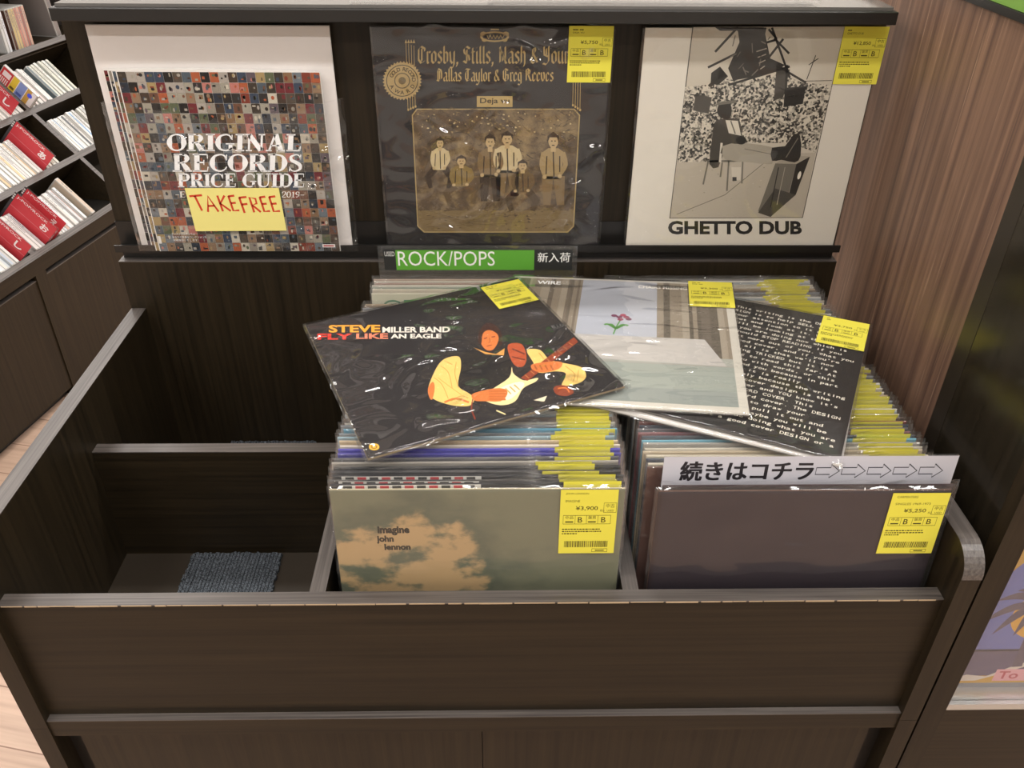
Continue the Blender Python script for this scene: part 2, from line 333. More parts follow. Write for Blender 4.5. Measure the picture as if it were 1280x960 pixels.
# ------------------------------------------------------------------ the shop floor
def floor_mat():
    m, N, L, b = mat('pinkish_floorboards')
    tc = N.new('ShaderNodeTexCoord'); mp = N.new('ShaderNodeMapping'); mp.inputs['Rotation'].default_value = (0, 0, R(12))
    br = N.new('ShaderNodeTexBrick'); br.inputs['Scale'].default_value = 1; br.inputs['Brick Width'].default_value = .9; br.inputs['Row Height'].default_value = .12
    br.inputs['Mortar Size'].default_value = .0015; br.inputs['Color1'].default_value = hx('bd9f8a'); br.inputs['Color2'].default_value = hx('c9ab96'); br.inputs['Mortar'].default_value = hx('8a6a58')
    m2 = N.new('ShaderNodeMapping'); m2.inputs['Scale'].default_value = (3, 60, 1)
    n = N.new('ShaderNodeTexNoise'); n.inputs['Scale'].default_value = 1; n.inputs['Detail'].default_value = 5
    mx = N.new('ShaderNodeMixRGB'); mx.blend_type = 'MULTIPLY'; mx.inputs[0].default_value = .45
    r = N.new('ShaderNodeValToRGB'); r.color_ramp.elements[0].position = .3; r.color_ramp.elements[0].color = (.45, .4, .36, 1); r.color_ramp.elements[1].position = .6
    L.new(tc.outputs['Object'], mp.inputs[0]); L.new(mp.outputs[0], br.inputs[0]); L.new(mp.outputs[0], m2.inputs[0]); L.new(m2.outputs[0], n.inputs['Vector'])
    L.new(n.outputs['Fac'], r.inputs[0]); L.new(br.outputs['Color'], mx.inputs[1]); L.new(r.outputs[0], mx.inputs[2]); L.new(mx.outputs[0], b.inputs['Base Color'])
    b.inputs['Roughness'].default_value = .35; return m
tag(obj('floor', B(-4, 3, -2.5, 5, -.05, 0, dz=0), floor_mat()), kind='structure')
PW = plain('pale_shop_wall', 'c9c6c0', .8)
tag(obj('ceiling', B(-4, 3, -2.5, 5, 2.7, 2.75, dz=0), PW), kind='structure')
for nm, bx in (('wall_left', (-4.05, -4, -2.5, 5)), ('wall_right', (3, 3.05, -2.5, 5)), ('wall_back', (-4, 3, 5, 5.05)), ('wall_front', (-4, 3, -2.55, -2.5))):
    tag(obj(nm, B(*bx, 0, 2.7, dz=0), PW), kind='structure')

# ------------------------------------------------------------------ the record browser
XL, XR, TP = -.5985, .4466, .0222
YB, ZF = .5277, -.188
D1a, D1b, D2a, D2b = -.2616, -.2437, .0895, .1075
br_ = tag(empty('record_browser', (-.076, .25, 0)), 'dark wood record browser with open bins, sloping display tray and three face-out sleeves', 'record browser')
def part(name, bm, m, p=br_): return obj(name, bm, m, p)
# front board, its edge band partly paled by painted ceiling sheen, and the ledge below
fb = part('front_board', B(XL, XR, 0, .0175, -.1945, -.0012), WD['x'])
bm = B(XL, XR, -.0002, .0175, -.0012, .0002); part('edge_band', bm, WD['ex'], fb)
bm = bmesh.new(); x = XL+.004
while x < XR-.01:                                   # chipped lip of the edge band
    w = random.uniform(.01, .05); h = random.uniform(.0006, .0016)
    box(bm, x, min(x+w, XR-.002), -.0005, 0, -.0006-h, .0001); x += w+random.uniform(0, .004)
part('chipped_edge', bm, CHIP, fb)
ld = part('ledge', B(XL, XR, -.0099, .01, -.2235, -.1945), WD['x']); part('edge_band', B(XL, XR, -.0101, -.0002, -.1945, -.1938), WD['ex'], ld)
# side panels with a rounded front corner
def corner(r, y0, z1):
    return [(y0+r-r*math.sin(a), z1-r+r*math.cos(a)) for a in [R(90)*i/8 for i in range(9)]]
for x0, x1, nm in ((XL-TP, XL, 'left'), (XR, XR+TP, 'right')):
    zt, yf, r = .0784, -.0123, .034
    arc = corner(r, yf, zt)
    out = [(YB, ZF-.017), (YB, zt)] + arc + [(yf, ZF-.017)]
    bm = bmesh.new(); prism(bm, [(p[0], p[1]+Z0) for p in out], 'x', x0, x1); sp = part('side_panel', bm, WD['side'])
    bm = bmesh.new()                                 # edge band on top and corner only; its painted sheen leaves the front dark
    ring = [(YB, zt)] + arc; ring2 = [(YB, zt+.0008)] + corner(r+.0008, yf-.0008, zt+.0008)
    n = len(ring)
    a = [[bm.verts.new((xx, p[0], p[1]+Z0)) for p in rr] for xx in (x0, x1) for rr in (ring, ring2)]
    for i in range(n-1):
        for u, v in ((a[1], a[3]), (a[3], a[2]), (a[2], a[0]), (a[0], a[1])): bm.faces.new((u[i], u[i+1], v[i+1], v[i]))
    part('edge_band', bm, WD['ey'], sp)
# back panel, its ledge, dividers, cross board and bin floor
bp_ = part('back_panel', B(XL-TP, XR+TP, YB, YB+.021, ZF, .1585), WD['z']); part('edge_band', B(XL-TP, XR+TP, YB-.0003, YB+.021, .1585, .1593), WD['ex'], bp_)
for a, b in ((D1a, D1b), (D2a, D2b)):
    d = part('divider', B(a, b, .0175, YB, ZF, -.0010), WD['side']); part('edge_band', B(a-.0001, b+.0001, .0175, YB, -.0010, -.0002), WD['ey'], d)
for a, b in ((XL, D1a), (D1b, D2a), (D2b, XR)):
    d = part('cross_board', B(a, b, .264, .2824, ZF, .0022), WD['x']); part('edge_band', B(a, b, .2638, .2824, .0022, .0035), WD['ex'], d)
part('bin_floor', B(XL, XR, .0175, YB, ZF-.015, ZF), plain('worn_dark_board', '3a332b', .32))
# lower cupboard
for x0, x1 in ((XL-TP, XL), (XR, XR+TP)): part('side_stile', B(x0, x1, -.0123, YB+.02, -.78, ZF-.0175), WD['side'])
for x0, x1 in ((XL+.028, -.0715), (-.0705, XR-.028)): part('cupboard_door', B(x0, x1, -.004, .012, -.75, -.2245), WD['z'])
part('plinth', B(XL, XR, .03, .05, -.78, -.7), BLACK); part('cupboard_back', B(XL, XR, .013, .02, -.75, -.204), BLACK)
# display back, tray and top rail
part('display_back', B(XL-TP, XR+TP, .553, .568, .16, .503), WD['z'])
bm = B(XL-TP, XR+TP, .527, .5295, .177, .1855); box(bm, XL-TP, XR+TP, .527, .5525, .1745, .177); box(bm, XL-TP, XR+TP, .5505, .5528, .177, .214); box(bm, XL-TP+.004, XR+TP-.004, .541, .5528, .1593, .1745)
part('display_tray', bm, BLACK)
rl = part('top_rail', B(-.605, .456, .496, .62, .5035, .519, bev=.001), BLACK); part('pale_top', B(-.600, .452, .505, .72, .519, .523), GREYTOP, rl)
# two clear label strips lying on top
for i, (a, b, l) in enumerate(((-.235, -.055, 'clear acrylic label strip on the browser top above the black sleeve with a gold seal'), (-.062, .36, 'long clear acrylic label strip on the browser top towards the walnut panel'))):
    bm = B(a, b, .507+.004*i, .585, .5235+.0022*i, .5253+.0022*i); box(bm, a, b, .507+.004*i, .509+.004*i, .5253+.0022*i, .5283+.0022*i)
    tag(obj('label_strip', bm, ACRY, at=((a+b)/2, .54, Z0+.5235+.0022*i)), l, 'label holder')
# carpet squares on the bin floors
def carpet(x0, x1, y0, y1, label):
    bm = bmesh.new(); n = 26; vt = {}
    box(bm, x0, x1, y0, y1, ZF+.0002, ZF+.004)
    for k in range(150):                            # frayed loops along the rim
        s = random.random(); e = random.choice('nsew')
        px, py = {'n': (x0+s*(x1-x0), y1), 's': (x0+s*(x1-x0), y0), 'e': (x1, y0+s*(y1-y0)), 'w': (x0, y0+s*(y1-y0))}[e]
        d = random.uniform(.0008, .0022); box(bm, px-d, px+d, py-d, py+d, ZF+.0004, ZF+random.uniform(.003, .0062))
    for i in range(n):                              # loop pile rows
        xa = x0+(x1-x0)*i/n; box(bm, xa+.0004, xa+(x1-x0)/n-.0004, y0+.001, y1-.001, ZF+.004, ZF+.0055+.0008*random.random())
    o = obj('carpet_square', bm, CARPET, at=((x0+x1)/2, (y0+y1)/2, Z0+ZF)); return tag(o, label, 'carpet')
carpet(-.499, -.369, .075, .259, 'blue-grey carpet square on the floor of the empty front left bin')
carpet(-.512, -.366, .34, .5265, 'blue-grey carpet square in the rear left bin, only its edge showing over the board')

# ------------------------------------------------------------------ price stickers
YEL = 'e4da50'; INK = '4a4420'
def sticker(price, title, w=.06, h=.073, x0=0, z0=0, y0=-.0031, full=True):
    A = Art(y0); A.H = lambda u, v: (x0+u*w, z0+v*h)
    A.rect(0, 0, 1, 1, YEL, 0)
    for i, l in enumerate(title):
        if l.startswith('-'): [A.rect(.09+.03*q, .925-.055*i, .115+.03*q, .945-.055*i, INK, 1) for q, c_ in enumerate(l) if c_ == '-']
        else: A.text(l, .09, .92-.055*i, min(.09+.036*len(l), .95), .955-.055*i, INK, 1)
    if full:
        A.text(price, .27, .68, .66, .75, INK, 1, .01); A.text('税込', .7, .665, .78, .7, INK, 1)
        A.frame(.76, .65, .985, .8, .006, INK, 1); A.text('中古', .8, .725, .95, .785, INK, 1); A.text('USED', .82, .665, .94, .695, INK, 1)
        A.frame(.06, .47, .9, .61, .006, INK, 1)
        for x in (.27, .47, .67): A.rect(x, .47, x+.006, .61, INK, 1)
        A.text('中品', .1, .55, .24, .6, INK, 1); A.rect(.1, .495, .24, .515, INK, 1); A.text('盤質', .5, .55, .64, .6, INK, 1); A.rect(.5, .495, .64, .515, INK, 1)
        for x in (.32, .73): A.text('B', x, .495, x+.08, .58, INK, 1, .01)
        rr = random.Random(len(price)*7+len(title[0]))
        for k, yy in enumerate((.38, .345, .31)):
            x = .05
            while x < (.72 if k < 2 else .3):
                ww = rr.uniform(.015, .05); A.rect(x, yy, x+ww, yy+.018, INK, 1); x += ww+.012
    x = .1; rr = random.Random(3)
    while x < .88:
        ww = rr.choice((.006, .01, .016)); A.rect(x, .1, x+ww, .2, INK, 1); x += ww+rr.choice((.007, .012))
    A.frame(.6, .02, .88, .075, .006, INK, 1); A.rect(.66, .038, .82, .055, INK, 1)
    return A
# ------------------------------------------------------------------ records
from mathutils import noise as mnoise
CW = .3150
def sleeve_mesh(th=.003):
    bm = bmesh.new(); box(bm, -CW/2, CW/2, -th/2, th/2, 0, CW, dz=0)
    bmesh.ops.bevel(bm, geom=[e for e in bm.edges if abs(e.verts[0].co.y-e.verts[1].co.y) < 1e-6], offset=.0007, segments=2, affect='EDGES')
    me = bpy.data.meshes.new('sleeve'); bm.to_mesh(me); bm.free(); me.materials.append(CARD); return me
def packed_film_mesh(seed):
    """open topped bag standing a little above and beside the card"""
    rr = random.Random(seed); bm = bmesh.new(); n = 14; xs = [-.1598+.3218*i/n for i in range(n+1)]
    top = {}
    for s, y in ((0, -.0021), (1, .0021)):
        rows = []
        for j, z in enumerate((.0005, .2, .29, .3135, .3175, .3215-.0012*s)):
            rows.append([bm.verts.new((x, y+(rr.uniform(-.0003, .0012)*(1 if s == 0 else -1) if j > 3 else 0), z+(rr.uniform(-.0012, .0008) if j == 5 else 0))) for x in xs])
        for a, b in zip(rows, rows[1:]):
            for i in range(n): bm.faces.new((a[i], a[i+1], b[i+1], b[i]))
        top[s] = rows
    for i in (0, n):
        for a, b in zip(range(5), range(1, 6)): bm.faces.new((top[0][a][i], top[0][b][i], top[1][b][i], top[1][a][i]))
    me = bpy.data.meshes.new('plastic_bag'); bm.to_mesh(me); bm.free(); me.materials.append(FILMP); return me
def flat_film_mesh(seed, amp, m, x1=.0):
    """bag drawn flat over a sleeve, wrinkled, closed round the edges"""
    bm = bmesh.new(); n = 48; lo, hi = -CW/2-.0025, CW/2+.0030; V = []
    for j in range(n+1):
        row = []
        for i in range(n+1):
            u, v = i/n, j/n; x = lo+(hi-lo)*u; z = -.0015+(CW+.0045)*v
            edge = min(1, min(u, 1-u, v, 1-v)*9)
            h = (mnoise.noise(Vector((x*16, z*16, seed)))*.6+abs(mnoise.noise(Vector((x*30+z*18, z*26, seed+5))))*.8)*amp*edge
            row.append(bm.verts.new((x, -.0027-max(h, -.0006), z)))
        V.append(row)
    for j in range(n):
        for i in range(n): bm.faces.new((V[j][i], V[j][i+1], V[j+1][i+1], V[j+1][i]))
    rim = V[0][:] + [V[j][n] for j in range(1, n+1)] + V[n][n-1::-1] + [V[j][0] for j in range(n-1, 0, -1)]
    back = [bm.verts.new((v.co.x*1.004, .0021, v.co.z)) for v in rim]; k = len(rim)
    for i in range(k): bm.faces.new((rim[i], back[i], back[(i+1) % k], rim[(i+1) % k]))
    bm.faces.new(back)
    for f in bm.faces: f.smooth = True
    me = bpy.data.meshes.new('plastic_bag'); bm.to_mesh(me); bm.free(); me.materials.append(m); return me
SLEEVE = sleeve_mesh(); PF = [packed_film_mesh(k) for k in range(6)]
STK = []
for k, ti in enumerate((['-- ----'], ['--- --'], ['-----'], ['-- ---'])):
    o = sticker('', [], .062, .078, 0, 0, -.0024, False).build('price_sticker', None, [PAPER]); STK.append(o.data); bpy.data.objects.remove(o)
def record(mtx, label, group=None, col='303030', cover=None, film=None, stick=None, name='record'):
    root = tag(empty(name, None, mtx=mtx), label, 'record', group)
    s = link('sleeve', SLEEVE, root); s.color = hx(col)
    if cover: cover.build('printed_front', s)
    if film: link('plastic_bag', film, root)
    if stick: stick.build('price_sticker', root, [PAPER])
    return root
def stand(x, y, z, lean, yaw=0): return Matrix.Translation((x, y, z+Z0)) @ Euler((-lean, 0, yaw)).to_matrix().to_4x4()
proto = record(stand(0, 0, 0, 0), 'x', film=PF[0], name='packed_record'); po = link('price_sticker', STK[0], proto)
used = [False]
def packed(x, y, z, lean, col, label, group, sx, k, band=None):
    global proto
    if not used[0]: root = proto; kids = list(proto.children); used[0] = True
    else:
        root = proto.copy(); COL.objects.link(root); kids = []
        for ch in proto.children:
            c = ch.copy(); COL.objects.link(c); c.parent = root; kids.append(c); WM[c] = Matrix()
    root.matrix_world = stand(x, y, z, lean, R(random.uniform(-.35, .35))); WM[root] = root.matrix_world.copy()
    tag(root, label, 'record', group)
    for c in kids:
        n = c.name.split('.')[0]
        if n == 'sleeve': c.color = hx(col)
        elif n == 'plastic_bag': c.data = PF[k % 6]
        else: c.data = STK[k % 4]; c.location = (sx, 0, .2385+random.uniform(-.001, .003))
    if band:
        A = Art(-.0017); nn = 11
        A.rect(-.148, CW-.016, .003, CW-.0004, 'f0ece4', 0)
        for i in range(nn):
            for j in range(2): A.rect(-.144+i*.0131, CW-.0062-j*.0078, -.1345+i*.0131, CW-.0012-j*.0078, ('d03c44' if (i+j) % 2 else '3c3a38'), 1)
        A.build('checked_band', [c for c in kids if c.name.startswith('sleeve')][0])
    return root
ORD = ['first', 'second', 'third', 'fourth', 'fifth', 'sixth', 'seventh', 'eighth', 'ninth', 'tenth', 'eleventh', 'twelfth', 'thirteenth', 'fourteenth', 'fifteenth', 'sixteenth', 'seventeenth', 'eighteenth', 'nineteenth', 'twentieth']
TENS = {2: 'twenty', 3: 'thirty'}
def ordn(i): return ORD[i-1] if i <= 20 else TENS[i//10] + ('' if i % 10 == 0 else '-'+ORD[i % 10-1]) if i % 10 else {30: 'thirtieth', 40: 'fortieth'}[i]
PALE = [('d8d0c0', 'cream'), ('8d8f92', 'grey'), ('aeb7bb', 'pale grey'), ('b59f80', 'tan'), ('6d6a66', 'dark grey'), ('c7bfae', 'beige'), ('7c6a58', 'brown'), ('e0dcd4', 'off-white')]
LEAN = math.atan(.0212/.312)
ZC = ZF+.0068
# front middle bin
mid = [('26262a', 'black'), ('2a2a2c', 'black'), ('2b2a2c', 'black'), ('38373a', 'charcoal'), ('1f1f22', 'black'), ('9c968c', 'grey'), ('55545a', 'dark grey'), ('3a3596', 'violet blue'), ('4540ae', 'violet blue'), ('ddd2c0', 'cream'), ('c6b08c', 'tan'), ('8aa6b2', 'pale blue'), ('7f8284', 'grey'), ('5d9bb4', 'sky blue'), ('888a8c', 'grey'), ('bfb8aa', 'beige'), ('6b5a50', 'brown')]
for i in range(1, 29):
    c, nm = mid[i-1] if i <= len(mid) else PALE[(i*5) % 8]
    sx = random.uniform(.084, .093)
    if i in (5, 6): sx = .066
    if i in (4,): sx = .072
    bd = i in (1, 2, 3)
    lab = f'{nm} sleeve with a red and black checked band, {ordn(i)} behind the cloud-print cover' if bd else f'bagged {nm} record, {ordn(i)} behind the cloud-print cover in the front middle bin'
    packed(-.072+random.uniform(-.003, .002), .0245+i*.0063+max(0, i-8)*.0006, ZF+.0006+.0062*min(1, max(0, (i-3)/6))+random.uniform(0, .002), LEAN+i*.0004, c, lab, 'records filed behind the cloud-print cover', sx, i, bd)
# rear middle bin
for i in range(1, 7):
    c, nm = [('b9a18e', 'tan'), ('cfc6b6', 'cream'), ('a8887c', 'dusty pink'), ('ded6c8', 'off-white'), ('9aa093', 'grey green'), ('cdc3b0', 'beige')][i-1]
    packed(-.079+random.uniform(-.003, .003), .5262-.0066*i-.016, ZC, .05, c, f'bagged {nm} record, {ordn(i)} in front of the green genre sign, rear bin', 'records under the green genre sign', .085, i)
for i in range(1, 16):
    c, nm = PALE[(i*3) % 8]
    packed(-.083+random.uniform(-.003, .003), .438-.0068*i, ZC, .03, c, f'bagged {nm} record, {ordn(i)} before the pale cover with green letters', 'rear middle records under the guitarist sleeve', .085, i)
# front right bin
rc = [('5b4038', 'brown'), ('d9d0bc', 'cream'), ('3c4658', 'navy'), ('d8ceb6', 'cream'), ('c0b096', 'tan'), ('cfc8b8', 'beige'), ('a8a49c', 'grey'), ('6fb0c4', 'sky blue'), ('57555a', 'dark grey'), ('8c5a5c', 'dull red'), ('6b6a6c', 'grey'), ('36404e', 'navy'), ('7e3d34', 'rust red'), ('4c4038', 'brown')]
for i in range(1, 31):
    c, nm = rc[i-1] if i <= len(rc) else PALE[(i*5+2) % 8]
    sx = random.uniform(.083, .094)
    packed(.2705+random.uniform(-.0022, .002), .0455+i*.0066, ZC-.0006+random.uniform(0, .002), LEAN*.9+i*.0006, c, f'bagged {nm} record, {ordn(i)} behind the arrow sign in the front right bin', 'records filed behind the arrow sign', sx, i+1)
# rear right bin
for i in range(1, 27):
    c, nm = PALE[(i*3+1) % 8]
    packed(.2725+random.uniform(-.0035, .002), .5262-.0064*i-.016, ZC, .05, c, f'bagged {nm} record, {ordn(i)} from the back panel in the rear right bin', 'records in the rear right bin', random.uniform(.07, .092), i+3)

# ---- the two covers facing out of the front bins
m, N, L, b = mat('cloud_print')
tc = N.new('ShaderNodeTexCoord'); mp = N.new('ShaderNodeMapping'); mp.inputs['Scale'].default_value = (11, 1, 17); mp.inputs['Location'].default_value = (.35, 0, .4)
ns = N.new('ShaderNodeTexNoise'); ns.inputs['Scale'].default_value = 1; ns.inputs['Detail'].default_value = 7; ns.inputs['Roughness'].default_value = .58
sx_ = N.new('ShaderNodeSeparateXYZ'); L.new(tc.outputs['Object'], sx_.inputs[0])
def math_(op, a, b2):
    q = N.new('ShaderNodeMath'); q.operation = op
    for i, v in enumerate((a, b2)):
        if isinstance(v, (int, float)): q.inputs[i].default_value = v
        else: L.new(v, q.inputs[i])
    return q.outputs[0]
dx = math_('MULTIPLY', math_('ADD', sx_.outputs[0], .068), 11.5); dz = math_('MULTIPLY', math_('ADD', sx_.outputs[2], -.212), 15)
blob = math_('ADD', math_('MULTIPLY', dx, dx), math_('MULTIPLY', dz, dz))
val = math_('SUBTRACT', ns.outputs['Fac'], math_('MULTIPLY', blob, .115))
rp = N.new('ShaderNodeValToRGB'); rp.color_ramp.elements[0].position = .37; rp.color_ramp.elements[0].color = hx('5f6353'); rp.color_ramp.elements[1].position = .47; rp.color_ramp.elements[1].color = hx('b4986f')
e2 = rp.color_ramp.elements.new(.2); e2.color = hx('74755f')
e3 = rp.color_ramp.elements.new(.405); e3.color = hx('676a57')
L.new(tc.outputs['Object'], mp.inputs[0]); L.new(mp.outputs[0], ns.inputs['Vector']); L.new(val, rp.inputs[0]); L.new(rp.outputs[0], b.inputs['Base Color']); b.inputs['Roughness'].default_value = .5
CLOUD = m
A = Art(-.0016); A.rect(-.1573, .0003, .1573, .3147, '6f6f5c', 0, 1)
for t_, x0, y0, x1, y1 in (('imagine', -.1105, .2525, -.0755, .2655), ('john', -.1125, .2405, -.0935, .2525), ('lennon', -.1045, .2315, -.0755, .2405)): A.text(t_, x0, y0, x1, y1, '35322c', 2, .05)
root = tag(empty('record', None, mtx=stand(-.072, .0245, ZF, LEAN)), 'record with a cloud-print cover lettered imagine john lennon, front of the middle bin', 'record')
s = link('sleeve', SLEEVE, root); s.color = hx('b0a68c'); A.build('printed_front', s, [PRINT, CLOUD]); link('plastic_bag', flat_film_mesh(3, .0005, FILMS), root)
sticker('¥3,900', ['JOHN LENNON', '', 'IMAGINE'], .062, .0885, .0885, .2265).build('price_sticker', root, [PAPER])
A = Art(-.0016); A.rect(-.1573, .0003, .1573, .3147, '30292f', 0); A.rect(-.1573, .0003, -.153, .3147, '2a2023', 1)
record(stand(.2775, .0195, ZF, LEAN), 'record with a plain dark plum cover and a yellow sticker, front of the right bin', None, '5a4034', A, flat_film_mesh(9, .0005, FILMS), sticker('¥5,250', ['CARPENTERS', '', 'SINGLES 1969-1973'], .0625, .0845, .0945, .228))
record(stand(.2835, .0268, ZF+.001, LEAN), 'dark brown record standing directly behind the plain plum cover', None, '3a2c2c', None, PF[2], None)

# ---- signs standing among the records
sg = tag(empty('arrow_sign', None, mtx=stand(.2862, .0405, ZF+.0005, LEAN)), 'white strip sign with Japanese lettering and five outlined arrows, behind the plum cover', 'sign')
bm = bmesh.new(); box(bm, -.1592, .1592, -.0012, .0012, 0, .3435, dz=0); obj('acrylic_plate', bm, ACRY, sg, True)
A = Art(-.00125); A.rect(-.1590, .292, .1590, .343, 'c9c8d0', 0); A.rect(-.1590, .2955, .1590, .2965, 'a9a8b4', 1)
for dx_ in (-.0008, .0008, 0):
    for dz_ in (-.0005, .0005): A.text('続きはコチラ', -.1395+dx_, .3115+dz_, .004+dx_, .3365+dz_, '2b282c', 2+(dx_ > 0)+2*(dz_ > 0)+4*(dx_ == 0))
for i in range(5):
    x0 = .0075+i*.0282
    A.stroke([(x0, .319), (x0+.0155, .319), (x0+.0155, .3145), (x0+.0255, .3235), (x0+.0155, .3325), (x0+.0155, .328), (x0, .328)], .0013, '3e3e46', 2, 0, True)
A.build('lettered_strip', sg)
sg = tag(empty('genre_sign', None, mtx=stand(-.0795, .5245, ZF+.0005, 0)), 'clear acrylic divider with a green ROCK/POPS strip, standing before the display tray', 'sign')
bm = bmesh.new(); box(bm, -.150, .150, -.0009, .0009, 0, .3742, dz=0); obj('acrylic_plate', bm, ACRY, sg, True)
A = Art(-.001); A.rect(-.1415, .3345, .1425, .3675, '2f302f', 0); A.rect(-.1235, .3345, .085, .3675, '5fa53a', 1)
A.text('USED', -.1400, .3575, -.1250, .3650, 'e9e9e4', 2); A.text('ROCK/POPS', -.1205, .3415, .0255, .3655, 'f2f2ee', 2, .0); [A.text('新入荷', .09+d_, .3475, .139+d_, .3635, 'f0f0ec', 2+k_) for k_, d_ in enumerate((0, .0004))]
A.build('lettered_strip', sg)
# pale cover with block letters in the rear middle bin
A = Art(-.0016); A.rect(-.1573, .0003, .1573, .3147, 'cfccb6', 0)
for i, ch in enumerate('STEE'): A.text(ch, -.141+i*.031, .272, -.114+i*.031, .305, '5f8a70', 1, .06); A.text(ch, -.138+i*.031, .276, -.117+i*.031, .3015, 'd3d0bc', 2, -.015)
record(stand(-.0795, .462, ZC-.002, .05), 'record with a pale cover and green block letters, half hidden behind the guitarist sleeve', None, 'd8d2c0', A, PF[1], None)

# ------------------------------------------------------------------ three lying records
def lying(c, rx, ry, rz): return Matrix.Translation((c[0], c[1], c[2]+Z0)) @ Euler((R(rx), R(ry), R(rz))).to_matrix().to_4x4() @ Euler((R(-90), 0, 0)).to_matrix().to_4x4() @ Matrix.Translation((0, 0, -CW/2))
def cov(src, dst):
    """homography from sketch coordinates to cover fractions, in metres on the sleeve"""
    h = homog(src, dst); return lambda x, y: ((h(x, y)[0]-.5)*CW, h(x, y)[1]*CW)
U4 = ((0, 1), (1, 1), (1, 0), (0, 0))
# black sleeve with a guitarist
A = Art(-.0016, 3e-5); A.rect(-.1573, .0003, .1573, .3147, '231f20', 0); F = lambda u, v: ((u-.5)*CW, v*CW)
A.H = cov(((2, 357), (815, 185), (1222, 590), (245, 880)), U4)
CR_, OR_, RD_ = 'efc872', 'd9793a', '8a3318'
A.poly([(655, 440), (720, 470), (775, 445), (800, 520), (790, 620), (640, 660), (600, 560), (610, 480)], '161314', 1, 0, 4)      # shirt
A.poly([(560, 482), (600, 480), (608, 520), (598, 590), (640, 620), (660, 640), (640, 668), (570, 665), (500, 640), (482, 605), (505, 540), (530, 500)], CR_, 2, 0, 4)
for f_ in (((530, 515), (560, 540), (575, 600)), ((505, 560), (535, 585), (560, 640)), ((590, 500), (585, 545), (600, 600)), ((570, 650), (610, 630), (640, 640)), ((545, 495), (575, 510))): A.stroke(f_, 3, 'c99a4c', 3, 4)
for f_ in (((900, 465), (930, 500)), ((1000, 515), (1035, 545), (1030, 575)), ((1050, 530), (1045, 570))): A.stroke(f_, 3, 'c99a4c', 3, 4)
A.poly([(482, 600), (500, 575), (508, 600), (498, 645), (485, 630)], OR_, 3, 0, 3)
A.stroke([(545, 655), (590, 640), (640, 655)], 8, OR_, 3, 4); A.stroke([(520, 560), (560, 590), (610, 625)], 3, 'd6a850', 3, 4)
A.poly([(680, 400), (712, 372), (745, 390), (748, 420), (730, 452), (705, 455), (684, 432)], OR_, 3, 0, 4)                       # face
A.poly([(672, 425), (676, 385), (705, 352), (748, 372), (765, 420), (752, 440), (746, 398), (715, 380), (690, 392), (684, 430)], '3a1c12', 4, 0, 4)
A.stroke([(694, 412), (706, 408)], 4, RD_, 4); A.stroke([(722, 406), (736, 404)], 4, RD_, 4); A.stroke([(714, 408), (717, 424), (711, 427)], 3, 'a24f22', 4); A.stroke([(704, 440), (724, 436)], 3, RD_, 4)
A.poly([(655, 445), (700, 462), (740, 470), (772, 448), (770, 475), (700, 470)], 'e0a04e', 2, 0, 0)
A.poly([(785, 435), (835, 432), (855, 480), (845, 515), (815, 515), (792, 480)], 'b5502a', 2, 0, 3)                              # scarf
A.stroke([(800, 450), (848, 470)], 6, '6e2512', 3); A.stroke([(800, 480), (850, 492)], 5, '6e2512', 3)
A.poly([(855, 455), (905, 455), (940, 490), (1000, 505), (1060, 520), (1078, 555), (1050, 580), (990, 590), (1000, 560), (1000, 540), (960, 535), (900, 540), (880, 500)], CR_, 2, 0, 3)
A.poly([(800, 520), (790, 560), (720, 610), (700, 645), (760, 665), (815, 650), (845, 600), (890, 575), (898, 560), (850, 570), (820, 555), (805, 540)], 'f0dca0', 5, 0, 4)   # guitar body
A.poly([(760, 600), (830, 575), (848, 590), (800, 640), (770, 640)], 'f7efd0', 6, 0, 3)
for k in range(3): A.stroke([(778+k*16, 600-k*7), (800+k*16, 622-k*8)], 5, 'c9a860', 7)
A.poly([(835, 560), (1028, 408), (1045, 425), (860, 572)], '8e3a1e', 6)
for k in range(9): A.stroke([(850+k*20, 548-k*15), (866+k*20, 562-k*15.5)], 2, 'd08a4a', 7)
A.poly([(875, 510), (930, 500), (985, 500), (978, 525), (920, 540), (880, 530)], OR_, 7, 0, 3)                                    # fretting hand
for k in range(4): A.stroke([(885+k*20, 512), (895+k*20, 530)], 6, 'b05a28', 8)
A.poly([(650, 625), (690, 610), (745, 600), (780, 605), (785, 625), (760, 650), (700, 650), (662, 648)], OR_, 8, 0, 3)           # picking hand
for k in range(4): A.stroke([(715, 612+k*10), (780, 610+k*11)], 7, 'c56a30', 9)
A.stroke([(655, 640), (650, 680), (665, 720)], 5, RD_, 4, 3); A.stroke([(745, 685), (780, 700)], 5, 'f0dca0', 4)
A.poly([(960, 595), (1000, 588), (1035, 612), (1010, 628), (970, 622)], '8a3a1c', 4, 0, 3); A.stroke([(975, 600), (1005, 598), (1018, 615)], 5, 'd9793a', 5, 3)
A.poly([(885, 645), (935, 628), (925, 650)], 'efe2c0', 4)
A.ell(270, 832, 21, 14, 'e6b23c', 2); A.ell(270, 832, 13, 8, '8a5a18', 3); A.ell(270, 832, 8, 5, 'e6b23c', 4)
A.text('STEVE', 95, 386, 297, 357, 'f0a636', 2, .035); A.text('MILLER BAND', 305, 387, 565, 366, 'efe6d8', 2, .035)
A.text('FLY', 50, 413, 188, 390, 'e23b2a', 2, .035); A.text('LIKE', 203, 411, 327, 390, 'ec8a6a', 2, .035); A.text('AN EAGLE', 337, 410, 532, 392, 'efe6d8', 2, .035)
st = sticker('¥1,500', ['---- -- --', '------'], .060, .070, .0955, .2365)
